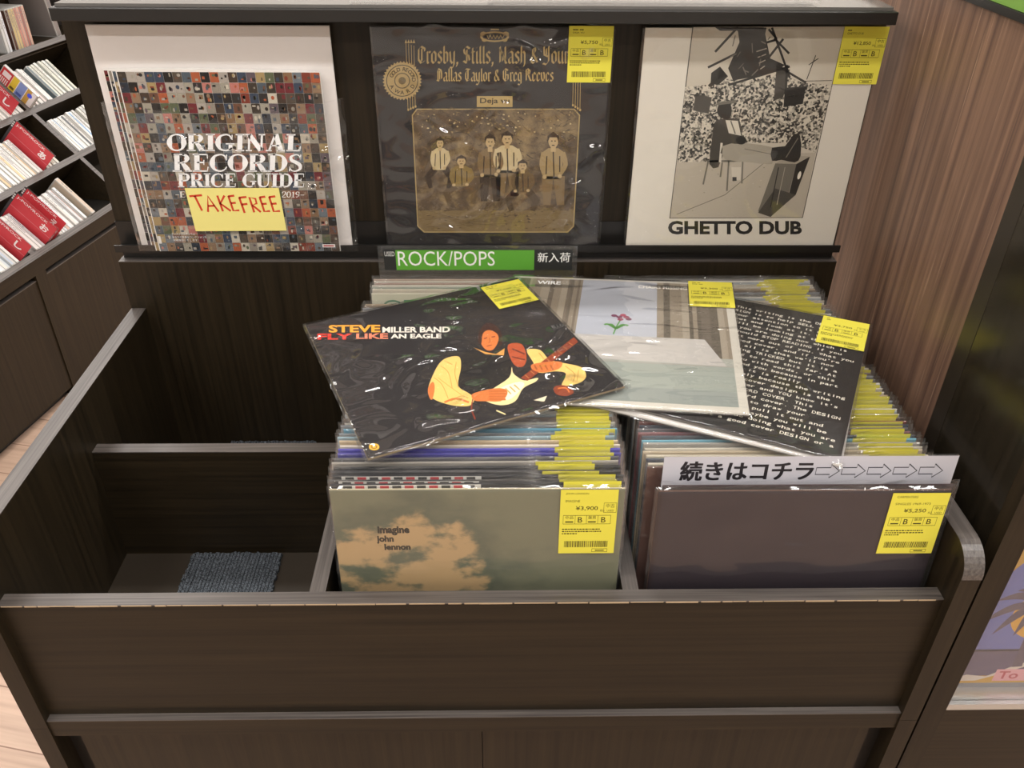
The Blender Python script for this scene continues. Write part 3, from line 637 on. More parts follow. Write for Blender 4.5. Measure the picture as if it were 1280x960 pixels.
record(lying((-.105, .2744, .1512), -.6, -1.9, 22.7), 'black record sleeve with a cream-sleeved guitarist, lying aslant across the middle bins', None, '8a7a60', A, flat_film_mesh(21, .0016, FILM), st)
# sleeve with curtains, window and a small flower
A = Art(-.0016, 3e-5); A.rect(-.1573, .0003, .1573, .3147, 'cbc6ba', 0); A.H = F
A.rect(.02, .035, .965, .985, 'a6a79e', 1); A.rect(.02, .5, .965, .985, 'b0afae', 2)
rr = random.Random(5)
for a, b2 in ((.03, .325), (.665, .965)):
    x = a
    while x < b2:
        w = rr.uniform(.01, .03); A.rect(x, .36 if a > .5 else .45, min(x+w, b2), .985, rr.choice(('74695c', '8f8372', '5f564a', 'a09584', '6a6054')), 3); x += w
A.rect(.325, .5, .665, .985, 'b0b3bc', 3); A.rect(.02, .035, .965, .3, '999f96', 3); A.rect(.02, .035, .965, .13, '8e948e', 4)
A.poly([(.02, .5), (.86, .5), (.938, .305), (.02, .33)], 'bdb8b2', 4)
A.rect(.02, .3, .965, .306, 'a09c94', 3)
for (px, py) in ((.482, .665), (.505, .655), (.52, .672), (.535, .655), (.51, .635), (.545, .64)): A.ell(px, py, .014, .012, rr.choice(('8c3a54', '6f3350', 'a04a5c')), 6, 8)
A.stroke([(.485, .51), (.495, .57), (.51, .63)], .006, '5f9a4a', 5)
for d in (-.05, -.03, .035, .05): A.stroke([(.494, .555), (.494+d*.7, .59), (.494+d, .583)], .012, '5f9a4a', 5, 3)
A.text('WIRE', .112, .928, .222, .962, 'ffffff', 6, .03); A.text('CHAIRS MISSING', .58, .925, .80, .953, 'fffaf0', 6, .02)
wire = record(lying((.107, .318, .1515), .9, -2.2, -9.2), 'pale record sleeve with curtains and a small flower, lying between the guitarist and typed sleeves', None, 'e8e3d8', A, flat_film_mesh(33, .0014, FILMW), sticker('¥3,300', ['--- --', '---- ---'], .062, .0745, .0965, .2425))
# black sleeve filled with typing
A = Art(-.0016, 3e-5); A.rect(-.1573, .0003, .1573, .3147, '262423', 0); A.H = F
LN = ['This is a RECORD COVER. This writing is the DESIGN upon', 'the record cover. The DESIGN is to help SELL the', 'record. We hope to draw your attention to it and', 'encourage you to pull it out and look at it. When you', 'have done that maybe you will be looking at the album', 'and you will be doing what you are doing now which is', 'to read this writing. You should STOP READING if you', 'feel that it is trying to get more out of you. What you', "are doing now is reading a good cover, and if you're", "reading on the worst TRICK of all is that we'll now", 'tell you. This is known as being TRICKED but it is a', "TRICK while you're still trying to read this far. At", 'last it is never of seducing you with words, or this', 'record we could have consumed and you because in part', 'of this writing it stood so that it is really', 'suggesting an album is a con merely because the writing', "is which we've just said. A good cover design is the", "record, but you buy the record cover and YOU know it's", 'just a RECORD COVER. This is a RECORD COVER. This', 'writing is the DESIGN upon the record cover. The DESIGN', 'is to help SELL the record. We hope to draw your', 'attention to it and encourage you to pull it out and', 'look at it. When you have done that maybe you will be', 'looking at the album and you will be doing what you are', "record, but YOU know it's just a good cover DESIGN or a", 'RECORD COVER.']
for i, ln in enumerate(LN):
    y = .945-i*.0354
    for j, chh in enumerate(ln):
        if chh == ' ': continue
        v, f = text_mesh(chh, .016, 0, 1); k = .0275
        wch = max(p[0] for p in v)-min(p[0] for p in v); x = .03+(j+.5)*.0171
        sc = min(1.25, .0148/(wch*k)) if wch > .1 else 1
        A._add([A.H(x+(p[0]-min(q[0] for q in v)-wch/2)*k*sc, y+p[1]*k*.95-.04*x) for p in v], f, 'e6e0d0', 2)
record(lying((.2443, .2726, .1473), .4, -.9, -25.8), 'black record sleeve covered in white typewriter text, lying over the right bins', None, '6a665f', A, flat_film_mesh(41, .0009, FILMS), sticker('¥2,750', ['--', '---'], .060, .0765, .0965, .2375))
record(lying((.2410, .2665, .1430), .2, -.6, -24.6), 'white-edged record lying right beneath the black typewriter-text sleeve', None, 'cfcac4', None, flat_film_mesh(43, .0002, FILMS), None)

# ------------------------------------------------------------------ sleeves on the display tray
YD, ZD = .5345, .1772
def disp_h(src, xc, dst): 
    h = homog(src, dst); return lambda x, y: (h(x, y)[0]-xc, h(x, y)[1]-ZD)
# black sleeve with a sepia picture
m, N, L, b = mat('sepia_foliage_print')
tc = N.new('ShaderNodeTexCoord'); ns = N.new('ShaderNodeTexNoise'); ns.inputs['Scale'].default_value = 60; ns.inputs['Detail'].default_value = 8; ns.inputs['Roughness'].default_value = .7
n2 = N.new('ShaderNodeTexNoise'); n2.inputs['Scale'].default_value = 14; n2.inputs['Detail'].default_value = 3
mx = N.new('ShaderNodeMixRGB'); mx.inputs[0].default_value = .5; rp = N.new('ShaderNodeValToRGB')
for q in (ns, n2): L.new(tc.outputs['Object'], q.inputs['Vector'])
L.new(ns.outputs['Fac'], mx.inputs[1]); L.new(n2.outputs['Fac'], mx.inputs[2]); L.new(mx.outputs[0], rp.inputs[0]); L.new(rp.outputs[0], b.inputs['Base Color']); b.inputs['Roughness'].default_value = .5
rp.color_ramp.elements[0].position = .36; rp.color_ramp.elements[0].color = hx('2b2016'); rp.color_ramp.elements[1].position = .68; rp.color_ramp.elements[1].color = hx('a58d62')
e_ = rp.color_ramp.elements.new(.5); e_.color = hx('5d4a32')
SEPIA = m
xc = -.0555; A = Art(-.0016, 3e-5); A.rect(-.1573, .0003, .1573, .3147, '221f20', 0)
A.H = disp_h(((120, 95), (1055, 95), (995, 912), (190, 912)), xc, ((-.2171, .4935), (.1066, .495), (.1065, .1873), (-.2161, .1872)))
GD = 'b39a62'
A.poly([(302, 408), (895, 408), (916, 432), (893, 850), (870, 873), (330, 873), (305, 850), (284, 432)], 'a89260', 1)
A.poly([(305, 412), (892, 412), (911, 434), (889, 848), (867, 869), (333, 869), (309, 848), (288, 434)], SEPIA and '5d4a32', 2, 1)
A.poly([(305, 790), (889, 790), (886, 848), (867, 869), (333, 869), (309, 848)], '7a6644', 3)
SK, LT, MD, DK = 'bda377', 'c9b68c', '7d6643', '3a2b1c'
def fig(x, y, h, top, bot, sit=False, w=1.0):
    """small standing or seated figure, head at (x, y), height h"""
    a = h/100*w; g = h/100
    A.poly([(x-7*a, y+19*g), (x+7*a, y+19*g), (x+14*a, y+24*g), (x+13*a, y+40*g), (x+11*a, y+62*g), (x-11*a, y+62*g), (x-13*a, y+40*g), (x-14*a, y+24*g)], top, 5)
    A.stroke([(x-13*a, y+25*g, 7*a), (x-16*a, y+42*g, 6.5*a), (x-12*a, y+57*g, 5*a)], 9, top, 6, 3); A.stroke([(x+13*a, y+25*g, 7*a), (x+17*a, y+42*g, 6.5*a), (x+9*a, y+56*g, 5*a)], 9, top, 6, 3)
    A.stroke([(x-9*a, y+30*g), (x-10*a, y+55*g)], 1.6*a, DK, 7); A.stroke([(x+9*a, y+30*g), (x+9*a, y+52*g)], 1.6*a, DK, 7); A.stroke([(x, y+24*g), (x+1*a, y+60*g)], 1.8*a, DK, 7)
    A.ell(x-12*a, y+59*g, 3*a, 3*g, SK, 7, 8); A.ell(x+9*a, y+58*g, 3*a, 3*g, SK, 7, 8)
    if sit: A.stroke([(x-10*a, y+60*g, 14*a), (x-24*a, y+76*g, 13*a), (x-18*a, y+98*g, 8*a)], 9, bot, 5); A.stroke([(x+10*a, y+60*g, 14*a), (x+22*a, y+78*g, 13*a), (x+16*a, y+98*g, 8*a)], 9, bot, 5)
    else: A.stroke([(x-8*a, y+58*g, 16*a), (x-9*a, y+98*g, 10*a)], 9, bot, 5); A.stroke([(x+8*a, y+58*g, 16*a), (x+10*a, y+98*g, 10*a)], 9, bot, 5)
    A.stroke([(x, y+14*g), (x, y+24*g)], 7*a, SK, 6); A.ell(x, y+9*g, 7*a, 10*g, SK, 7, 14); A.poly([(x-8*a, y+12*g), (x-8*a, y+2*g), (x, y-4*g), (x+8*a, y+2*g), (x+8*a, y+12*g), (x+5*a, y+4*g), (x-5*a, y+4*g)], DK, 8)
    A.stroke([(x-3*a, y+9*g), (x-1*a, y+9*g)], 1.6*g, DK, 8); A.stroke([(x+1.5*a, y+9*g), (x+3.5*a, y+9*g)], 1.6*g, DK, 8); A.stroke([(x-2*a, y+15*g), (x+2*a, y+15*g)], 1.4*g, DK, 8)
fig(390, 520, 190, LT, DK, True); fig(578, 510, 250, MD, DK); fig(642, 500, 240, LT, MD, False, 1.15); fig(815, 505, 270, 'a38b60', MD)
fig(470, 588, 180, '86703f', '5d4a30', True, 1.3); fig(700, 605, 190, '6a5434', '4a3a26', True, 1.2)
for k in range(260):
    rr_ = random.Random(900+k); px = 300+rr_.random()*590; py = 412+rr_.random()**1.6*200
    A.stroke([(px, py), (px+rr_.uniform(-14, 14), py+rr_.uniform(-9, 9)), (px+rr_.uniform(-24, 24), py+rr_.uniform(-14, 14))], rr_.uniform(1, 2.6), rr_.choice(('2a1f15', '35281b', '6d5a3a', '8a744a', '4a3a26')), 4)
for k in range(120):
    rr_ = random.Random(1900+k); A.stroke([(305+rr_.random()*560, 780+rr_.random()*80), (330+rr_.random()*540, 790+rr_.random()*70)], 1.2, rr_.choice(('5d4a30', '8a744c', '6a5638')), 4) if k < 25 else A.ell(310+rr_.random()*570, 785+rr_.random()*78, rr_.uniform(2, 7), 2, rr_.choice(('5d4a30', '8f7a50', '4a3a26')), 4, 8)
for k in range(70): rr_ = random.Random(k); A.ell(300+rr_.random()*600, 420+rr_.random()*80, 2+rr_.random()*3, 2+rr_.random()*2, rr_.choice(('b39b6c', '8a7448', 'd0bb8a')), 4, 6)
blackletter(A, 'Crosby, Stills, Nash & Young', 305, 238, 905, -46, GD, 2)
blackletter(A, 'Dallas Taylor & Greg Reeves', 375, 305, 817, -34, GD, 2)
A.rect(528, 361, 662, 402, GD, 2); A.text('Deja vu', 540, 394, 651, 368, '3a2e1c', 3, .02)
for i in range(4):
    A.stroke([(262+i*10, 160+4*i), (270+i*9, 415-4*i)], 2, GD, 1); A.stroke([(890+i*9, 300), (888+i*9, 395+6*i)], 2, GD, 1)
    A.poly([(257+i*10, 162), (262+i*10, 148), (267+i*10, 162)], GD, 2); A.ell(271+i*9, 412-4*i, 4, 5, GD, 2, 8); A.ell(889+i*9, 395+6*i, 4, 5, GD, 2, 8)
A.ell(595, 138, 55, 20, GD, 2); A.ell(595, 138, 46, 14, '2c2929', 3); [A.stroke([(565+k*13, 131), (572+k*13, 146), (579+k*13, 131)], 3, GD, 4) for k in range(5)]; A.rect(580, 108, 612, 114, GD, 2)
for s_ in (-1, 1): A.ell(595+s_*42, 128, 12, 9, GD, 3); A.ell(595+s_*38, 150, 10, 7, GD, 3)
A.poly([(248+(74 if k % 2 else 67)*math.cos(2*math.pi*k/72), 303+(74 if k % 2 else 67)*math.sin(2*math.pi*k/72)) for k in range(72)], 'a89060', 2)
A.ell(248, 303, 60, 60, '2e2a26', 3, 32); A.ell(248, 303, 57, 57, 'a89060', 4, 32); A.ell(248, 303, 30, 30, '5f5138', 5, 24); A.ell(248, 303, 26, 26, 'a89060', 6, 24); A.ell(248, 303, 14, 14, '6a5a3c', 7)
for tt, a0, a1 in (('GOLD RECORD', 205, 355), ('AWARD', 150, 30)):
    for k, chh in enumerate(tt):
        a = R(a0+(a1-a0)*k/(len(tt)-1))
        if chh == ' ': continue
        v, f = text_mesh(chh, .02, 0, 1); px, py = 248+44*math.cos(a), 303+44*math.sin(a)*(1 if a0 > 180 else 1)
        rot_ = a+math.pi/2 if a0 > 180 else a-math.pi/2
        c_, s_ = math.cos(rot_), math.sin(rot_)
        A._add([A.H(px+((p[0]-.33)*20)*c_-(-(p[1]-.35)*20)*s_, py+((p[0]-.33)*20)*s_+(-(p[1]-.35)*20)*c_) for p in v], f, '3a3020', 7)
s0 = stand(xc, YD, ZD, 0)
root = tag(empty('record', None, mtx=s0), 'black sleeve with gold lettering and a sepia group picture, middle of the display tray', 'record')
s = link('sleeve', SLEEVE, root); s.color = hx('3a3530'); A.build('printed_front', s, [PRINT, SEPIA]); link('plastic_bag', flat_film_mesh(51, .0012, FILM), root)
sticker('¥5,750', ['---- ---', 'DEJA VU'], .0585, .0715, .0995, .2455).build('price_sticker', root, [PAPER])
# white sleeve with a photograph of a seated man before rubble
m, N, L, b = mat('rubble_print')
tc = N.new('ShaderNodeTexCoord'); vo = N.new('ShaderNodeTexVoronoi'); vo.inputs['Scale'].default_value = 340; ns = N.new('ShaderNodeTexNoise'); ns.inputs['Scale'].default_value = 260; ns.inputs['Detail'].default_value = 5
mx = N.new('ShaderNodeMixRGB'); mx.inputs[0].default_value = .45; rp = N.new('ShaderNodeValToRGB')
bw = N.new('ShaderNodeRGBToBW')
for q in (vo, ns): L.new(tc.outputs['Object'], q.inputs['Vector'])
L.new(vo.outputs['Color'], bw.inputs[0]); L.new(bw.outputs[0], mx.inputs[1]); L.new(ns.outputs['Fac'], mx.inputs[2]); L.new(mx.outputs[0], rp.inputs[0]); L.new(rp.outputs[0], b.inputs['Base Color']); b.inputs['Roughness'].default_value = .5
rp.color_ramp.elements[0].position = .4; rp.color_ramp.elements[0].color = hx('25231f'); rp.color_ramp.elements[1].position = .58; rp.color_ramp.elements[1].color = hx('d2c9b8')
RUB = m
xc = .3015; A = Art(-.0016, 3e-5); A.rect(-.1573, .0003, .1573, .3147, 'e0d9cc', 0)
A.H = disp_h(((107, 80), (870, 78), (697, 748), (47, 748)), xc, ((.14, .4943), (.4652, .4966), (.4604, .1875), (.1397, .1875)))
G1, G2, G3, G4, G5 = '24221f', '46423c', '6f6a60', 'a59d8e', 'cfc6b6'
A.poly([(260, 82), (732, 80), (600, 671), (189, 673)], G2, 1); A.poly([(263, 84), (729, 82), (598, 669), (192, 671)], 'c9c0b0', 2)
A.poly([(214, 480), (640, 470), (598, 669), (192, 671)], 'b8ae9e', 3)                                       # pavement
A.poly([(238, 268), (300, 262), (340, 240), (420, 250), (520, 225), (600, 255), (690, 262), (640, 470), (560, 440), (430, 440), (300, 498), (214, 500)], G3, 4, 1)
A.stroke([(212, 660), (360, 600), (520, 470)], 2, G3, 4)
A.poly([(330, 84), (345, 95), (400, 95), (405, 130), (370, 210), (385, 248), (460, 235), (520, 220), (545, 200), (500, 180), (480, 84)], G1, 5)    # ruined tower
A.poly([(318, 225), (345, 205), (370, 235), (340, 262), (316, 258)], G1, 5); A.poly([(520, 200), (560, 215), (540, 300), (510, 310)], G2, 5)
for p in (((308, 208), (395, 165)), ((400, 175), (455, 250)), ((485, 85), (455, 220)), ((495, 90), (520, 120)), ((512, 118), (558, 165)), ((505, 85), (560, 240)), ((440, 145), (520, 122)), ((330, 160), (400, 84)), ((500, 190), (610, 255)), ((460, 222), (540, 120)), ((370, 262), (560, 205)), ((545, 330), (552, 200)), ((640, 170), (612, 245)), ((618, 200), (648, 180))):
    A.stroke(p, 7 if p[0][0] < 600 else 2.5, G1, 6)
for k in range(8): A.stroke([(455+k*2, 150+k*9), (490-k*1, 140+k*9)], 3, G4 if k % 2 else G1, 7)
A.stroke([(600, 250), (690, 248)], 2, G2, 5)
rq = random.Random(77)
for k in range(46):
    px, py = rq.uniform(245, 670), rq.uniform(268, 430); a_ = rq.uniform(0, 3.1); l_ = rq.uniform(8, 30)
    if px > 640-(py-270)*.25 or px < 240: continue
    A.stroke([(px, py), (px+l_*math.cos(a_), py+l_*.5*math.sin(a_))], rq.uniform(2, 5), rq.choice((G1, G2, G3, G5)), 5)
for k in range(16):
    px, py = rq.uniform(390, 500), rq.uniform(100, 220); A.stroke([(px, py), (px+rq.uniform(-25, 25), py+rq.uniform(6, 34))], rq.uniform(1.5, 4), rq.choice((G3, '15130f', G3)), 7)
for k in range(60): A.ell(rq.uniform(225, 600), rq.uniform(500, 655), rq.uniform(1, 3), 1, rq.choice((G3, G4, G5)), 4, 6)
A.poly([(545, 270), (610, 265), (600, 320), (540, 330)], G1, 5); A.poly([(270, 290), (320, 300), (310, 350), (262, 340)], G2, 5)
# the seated man
A.poly([(330, 375), (365, 365), (405, 370), (412, 420), (400, 440), (360, 462), (340, 515), (312, 505), (322, 420)], G2, 8, 0, 2)
A.poly([(362, 370), (400, 372), (410, 418), (372, 410)], 'd8d0c0', 9); A.stroke([(378, 372), (392, 412)], 4, G3, 10)
A.poly([(340, 325), (355, 312), (378, 322), (380, 350), (368, 368), (345, 360), (336, 345)], G1, 9, 0, 3); A.stroke([(336, 320), (395, 312)], 9, G3, 10)
A.stroke([(335, 390, 26), (360, 425, 22), (405, 435, 16), (425, 428, 12)], 20, G2, 11, 3); A.ell(410, 432, 16, 13, G1, 12)
A.poly([(352, 450), (420, 440), (515, 455), (512, 470), (505, 505), (440, 500), (360, 490)], G4, 9, 0, 2); A.stroke([(420, 458), (505, 475)], 2, G3, 10)
A.poly([(505, 455), (545, 450), (570, 415), (592, 418), (593, 480), (575, 500), (535, 492), (505, 495)], G1, 10, 0, 2); A.stroke([(548, 485), (585, 425)], 3, G3, 11)
A.stroke([(350, 440), (345, 500)], 7, 'd8d0c0', 9)
for p in (((308, 500), (293, 568)), ((372, 495), (366, 588)), ((415, 495), (412, 565)), ((352, 500), (346, 545))): A.stroke(p, 5, G3, 8)
A.stroke([(305, 497), (420, 495)], 6, G3, 8); A.poly([(380, 515), (410, 515), (408, 555), (382, 555)], G5, 8); A.poly([(383, 545), (396, 545), (396, 557), (383, 557)], G1, 9)
A.poly([(515, 503), (580, 505), (622, 482), (560, 478)], G4, 9); A.poly([(515, 503), (580, 505), (555, 600), (480, 660), (462, 650)], G3, 9); A.poly([(580, 505), (622, 482), (578, 600), (555, 605)], G1, 9)
A.poly([(515, 580), (578, 600), (500, 668), (462, 655)], G2, 10); A.ell(589, 540, 5, 13, 'e6ded0', 10, 12, .3)
A.stroke([(525, 515), (500, 640)], 3, G1, 11); A.stroke([(545, 515), (520, 630)], 2, G4, 11)
A.text('GHETTO DUB', 185, 722, 597, 680, '1d1b1a', 3, .04)
root = tag(empty('record', None, mtx=stand(xc, YD, ZD, 0)), 'white sleeve with a black and white rubble photograph lettered GHETTO DUB, right of display', 'record')
s = link('sleeve', SLEEVE, root); s.color = hx('d0c8ba'); A.build('printed_front', s, [PRINT, RUB]); link('plastic_bag', flat_film_mesh(61, .0008, FILMS), root)
sticker('¥12,850', ['---', 'GHETTO DUB'], .0595, .0735, .1035, .2445).build('price_sticker', root, [PAPER])

# ---- bag of free catalogues on a white board
xc = -.4255
root = tag(empty('display_bag', None, mtx=stand(xc, YD+.002, ZD, 0)), 'white backing board in a clear bag holding free catalogues, left of the display', 'display bag')
s = link('backing_board', SLEEVE, root); s.color = hx('e2dcd8')
# pocket sheet in front of the catalogues, with a sagging upper edge
bm = bmesh.new(); n = 30; rows = []
for j in range(11):
    v = j/10; rows.append([bm.verts.new((-.158+.326*i/n, -.0125-.0012*mnoise.noise(Vector((i*.35, j*.6, 2)))+(.0008 if j == 10 else 0), .001+v*(.203+.018*abs(2*i/n-.9)**2))) for i in range(n+1)])
for a, b2 in zip(rows, rows[1:]):
    for i in range(n): f = bm.faces.new((a[i], a[i+1], b2[i+1], b2[i])); f.smooth = True
for i in (0, n):
    k = [bm.verts.new((r_[i].co.x, .002, r_[i].co.z)) for r_ in rows]
    for j in range(10): bm.faces.new((rows[j][i], k[j], k[j+1], rows[j+1][i]))
obj('clear_pocket', bm, FILM, root, True)
bm = bmesh.new()
for a, b2 in zip([i/24 for i in range(24)], [i/24 for i in range(1, 25)]):   # rolled rim of the pocket
    za, zb = (.204+.018*abs(2*t_-.9)**2 for t_ in (a, b2)); x0, x1 = -.158+.326*a, -.158+.326*b2
    v = [bm.verts.new(p) for p in ((x0, -.0132, za), (x1, -.0132, zb), (x1, -.0128, zb+.0005), (x0, -.0128, za+.0005))]; bm.faces.new(v)
obj('pocket_rim', bm, ACRY, root, True)
A = Art(-.0142); A.poly([(-.0700, .0995), (.0635, .1000), (.0655, .0345), (-.0675, .0335)], 'f1e58c', 0)
HAND = {'T': [[(0, .95), (1, 1.02)], [(.42, .98), (.6, 0)]], 'A': [[(.1, 0), (.5, 1), (.95, .02)], [(.25, .38), (.8, .4)]], 'K': [[(.15, 1), (.2, 0)], [(.85, 1), (.2, .5), (1, .02)]],
        'E': [[(.12, 1), (.15, .02), (.95, .05)], [(.1, .97), (.9, 1.02)], [(.14, .52), (.8, .55)]], 'F': [[(.12, 1), (.18, -.04)], [(.1, .97), (1, 1.02)], [(.14, .52), (.85, .56)]], 'R': [[(.15, 0), (.12, 1), (.8, .9), (.75, .58), (.2, .48), (.95, .02)]]}
for ch_, xa, xb, za, zb in (('T', -.0645, -.0460, .0655, .0885), ('A', -.0470, -.0290, .0635, .0875), ('K', -.0265, -.0120, .0645, .0885), ('E', -.0100, .0010, .0650, .0880), ('F', .0050, .0170, .0630, .0860), ('R', .0195, .0315, .0630, .0860), ('E', .0345, .0450, .0640, .0865), ('E', .0480, .0595, .0640, .0870)):
    for st_ in HAND[ch_]: A.stroke([(xa+(xb-xa)*p[0]+.003*(.5-p[1]), za+(zb-za)*p[1]) for p in st_], .0031, 'd2472e', 1)
A.build('handwritten_note', root, [PAPER])['label'] = 'yellow note handwritten TAKE FREE in red'
# the catalogues
def mosaic(A, x0, z0, x1, z1, nx, nz, rr):
    PALS = ('7a3a2c', 'a4583a', '3a4454', '6a7278', '9a9486', '24211f', '3e362e', '80644a', 'a08a60', '5a6048', '6c2c30', 'beb6a6', '4e5860', '322f2d', '5e5258', '88705a', '2c323c', 'a49c92', '46382e', '52493f', '8c8478', '6a4a3a', '2a2624', 'b4746a')
    dx, dz = (x1-x0)/nx, (z1-z0)/nz
    for i in range(nx):
        for j in range(nz):
            a, b2 = x0+i*dx, z0+j*dz; A.rect(a, b2, a+dx*.97, b2+dz*.97, rr.choice(PALS), 1)
            for k in range(rr.choice((1, 2, 2, 3))):
                cxx, czz = a+dx*rr.uniform(.25, .75), b2+dz*rr.uniform(.25, .75); c_ = rr.choice(PALS)
                if rr.random() < .5: A.ell(cxx, czz, dx*rr.uniform(.08, .22), dz*rr.uniform(.1, .24), c_, 2, 8)
                else:
                    wq, hq = dx*rr.uniform(.06, .22), dz*rr.uniform(.04, .22); A.rect(cxx-wq, czz-hq, cxx+wq, czz+hq, c_, 3)
CX0, CX1, CZ0, CZ1 = -.5535, -.2848, .1775, .4372
def catalogue(k, dx, lab, front=False):
    w, h = CX1-CX0, CZ1-CZ0; y = YD-.0018-.0022*k-.0004
    root = tag(empty('catalogue', ((CX0+CX1)/2+dx, y, ZD+Z0)), lab, 'catalogue', 'free catalogues in the clear bag')
    bm = bmesh.new(); n = 16; V = []
    for s_ in (0, 1):
        V.append([[bm.verts.new((-w/2+w*i/n, s_*.0016-.0007*math.sin(i/n*3)*(j/4), h*j/4 + (.0022*math.sin(i/n*3.1+.4) if j == 4 else 0))) for i in range(n+1)] for j in range(5)])
    for s_ in (0, 1):
        for j in range(4):
            for i in range(n): bm.faces.new((V[s_][j][i], V[s_][j][i+1], V[s_][j+1][i+1], V[s_][j+1][i]))
    for j in range(4):
        for i in (0, n): bm.faces.new((V[0][j][i], V[0][j+1][i], V[1][j+1][i], V[1][j][i]))
    for j in (0, 4):
        for i in range(n): bm.faces.new((V[0][j][i], V[0][j][i+1], V[1][j][i+1], V[1][j][i]))
    o = obj('pages', bm, CARD, root, True); o.color = hx('e8e4de')
    A = Art(-.0010); rr = random.Random(11+k); mosaic(A, -w/2+.0006, .0006, (w/2-.0006) if front else -w/2+.05, h-.0006, 22 if front else 4, 19, rr)
    A.rect(-w/2, .0004, -w/2+.0014, h-.0004, 'e4dfd8', 4)
    if front:
        o_ = (CX0+CX1)/2+dx
        P = lambda x, z: (x-o_, z-ZD)
        for tx, x0, z0, x1, z1 in (('ORIGINAL', -.5065, .3300, -.3205, .3535), ('RECORDS', -.5065, .3005, -.3235, .3255), ('PRICE GUIDE', -.5045, .2775, -.3235, .2975)):
            a, b2 = P(x0, z0), P(x1, z1); serif(A, tx, a[0], a[1], b2[0], b2[1], 'ffffff', 5, .16)
        a, b2 = P(-.360, .262), P(-.327, .271); serif(A, '2019-', a[0], a[1], b2[0], b2[1], 'f0ece6', 5, .15)
        a, b2 = P(-.512, .262), P(-.497, .271); serif(A, '-E', a[0], a[1], b2[0], b2[1], 'f0ece6', 5, .15)
        for k2, z in enumerate((.2035, .1985, .1935)):
            a = P(-.530, z); A.text(('ディスクユニオンでは', 'あなたの貴重なコレクションを', '高価買取いたします')[k2], a[0], a[1], a[0]+(.034, .05, .036)[k2], a[1]+.0038, 'f0f0ee', 5)
        a = P(-.5635+.012, .190); A.rect(a[0], a[1], a[0]+.004, a[1]+.012, 'e8e4de', 5)
        a = P(-.311, .184); A.rect(a[0], a[1], a[0]+.019, a[1]+.005, 'e6e0dc', 5); A.rect(a[0]+.002, a[1]+.0015, a[0]+.017, a[1]+.0035, 'b02830', 6)
    A.build('printed_cover', root)
catalogue(3, 0, 'front catalogue lettered ORIGINAL RECORDS PRICE GUIDE with a mosaic cover', True)
for k, dx in ((2, -.0065), (1, -.0125), (0, -.0195)): catalogue(k, dx, ('rearmost mosaic catalogue in the bag, only its left strip and white edge showing', 'third mosaic catalogue from the front in the clear bag, a thin strip showing', 'mosaic catalogue directly behind the lettered front one in the bag')[k])

# ------------------------------------------------------------------ neighbouring unit on the right
nb = tag(empty('side_cabinet', (.75, .3, 0)), 'tall walnut and black cabinet beside the browser with a picture niche', 'cabinet')
XW = .4905
part('walnut_panel', B(XW, XW+.02, .203, .75, -.78, .548), WD['wal'], nb)
part('edge_strip', B(XW-.0004, XW+.02, .176, .203, -.78, .548), plain('black_brown_edge', '2c261f', .3), nb)
part('glossy_panel', B(XW, XW+.02, .0135, .176, -.78, .548), WD['gloss'], nb)
part('front_frame', B(XW-.0004, .5185, .010, .0300, -.78, .548), WD['z'], nb)
part('lower_board', B(.5185, 1.05, .012, .030, -.78, -.2175), WD['x'], nb)
part('niche_back', B(.5185, 1.05, .075, .09, -.2175, .548), WD['z'], nb)
sl = part('sill', B(.5185, 1.05, .010, .075, -.2175, -.2065), SILVER, nb)
part('glass_front', B(.5185, 1.05, .0155, .0175, -.2065, .36), ACRY, nb)
part('cabinet_top', B(XW+.02, 1.05, .012, .75, .53, .548), WD['x'], nb); part('cabinet_back', B(XW+.02, 1.05, .73, .75, -.78, .53), WD['z'], nb); part('far_side', B(1.05, 1.07, .012, .75, -.78, .548), WD['z'], nb)
part('header_band', B(XW-.004, XW+.02, .05, .62, .5485, .557), BLACK, nb)
o = part('header_sign', B(XW-.002, XW+.02, .05, .62, .5575, .66), plain('green_header', '6f9a3e', .4), nb); o['label'] = 'green header board'
# prints standing in the niche
A = Art(0); 
root = tag(empty('framed_print', (.674, .035, Z0-.2064)), 'print of a palm tree and yellow sun on blue, standing in the cabinet niche', 'print')
bm = bmesh.new(); box(bm, -.155, .155, .0004, .0045, 0, .285, dz=0); o = obj('card', bm, CARD, root, True); o.color = hx('cdb877')
P = lambda x, z: (x-.674, z+.2064); A.H = P
A.rect(.519, -.2064, .829, .0786, 'c79a24', 0); A.rect(.519, .0725, .829, .0786, 'e2dcca', 1); A.rect(.519, -.2064, .829, -.197, '75808c', 1)
A.poly([(.5335, -.135), (.5335, -.005), (.557, .035), (.79, .035), (.815, -.005), (.815, -.135)], '5468b4', 2)
A.poly([(.5335, -.182), (.5335, -.131), (.815, -.131), (.815, -.185)], '45406a', 2)
A.ell(.612, -.066, .047, .047, 'dca41c', 3, 40)
A.poly([(.519, -.193), (.545, -.180), (.57, -.184), (.60, -.163), (.64, -.142), (.66, -.139), (.63, -.157), (.59, -.178), (.56, -.192)], 'd9cfc6', 3)
A.stroke([(.596, -.055, .006), (.598, -.1, .008), (.604, -.165, .013)], .008, '3c3658', 4, 4)
for a0, ln in ((200, .07), (165, .06), (140, .05), (225, .062), (30, .06), (0, .06), (60, .045), (100, .04), (250, .05), (320, .05)):
    a = R(a0); px, pz = .596, -.05
    A.stroke([(px, pz, .005), (px+.5*ln*math.cos(a), pz+.5*ln*math.sin(a)+.008, .013), (px+ln*math.cos(a), pz+ln*math.sin(a)-.008, .001)], .01, '352f50', 5, 4)
A.rect(.581, -.193, .66, -.170, 'e2a3b0', 4); A.text('To', .586, -.189, .612, -.174, 'b4324c', 5, .02)
A.build('printed_front', root)
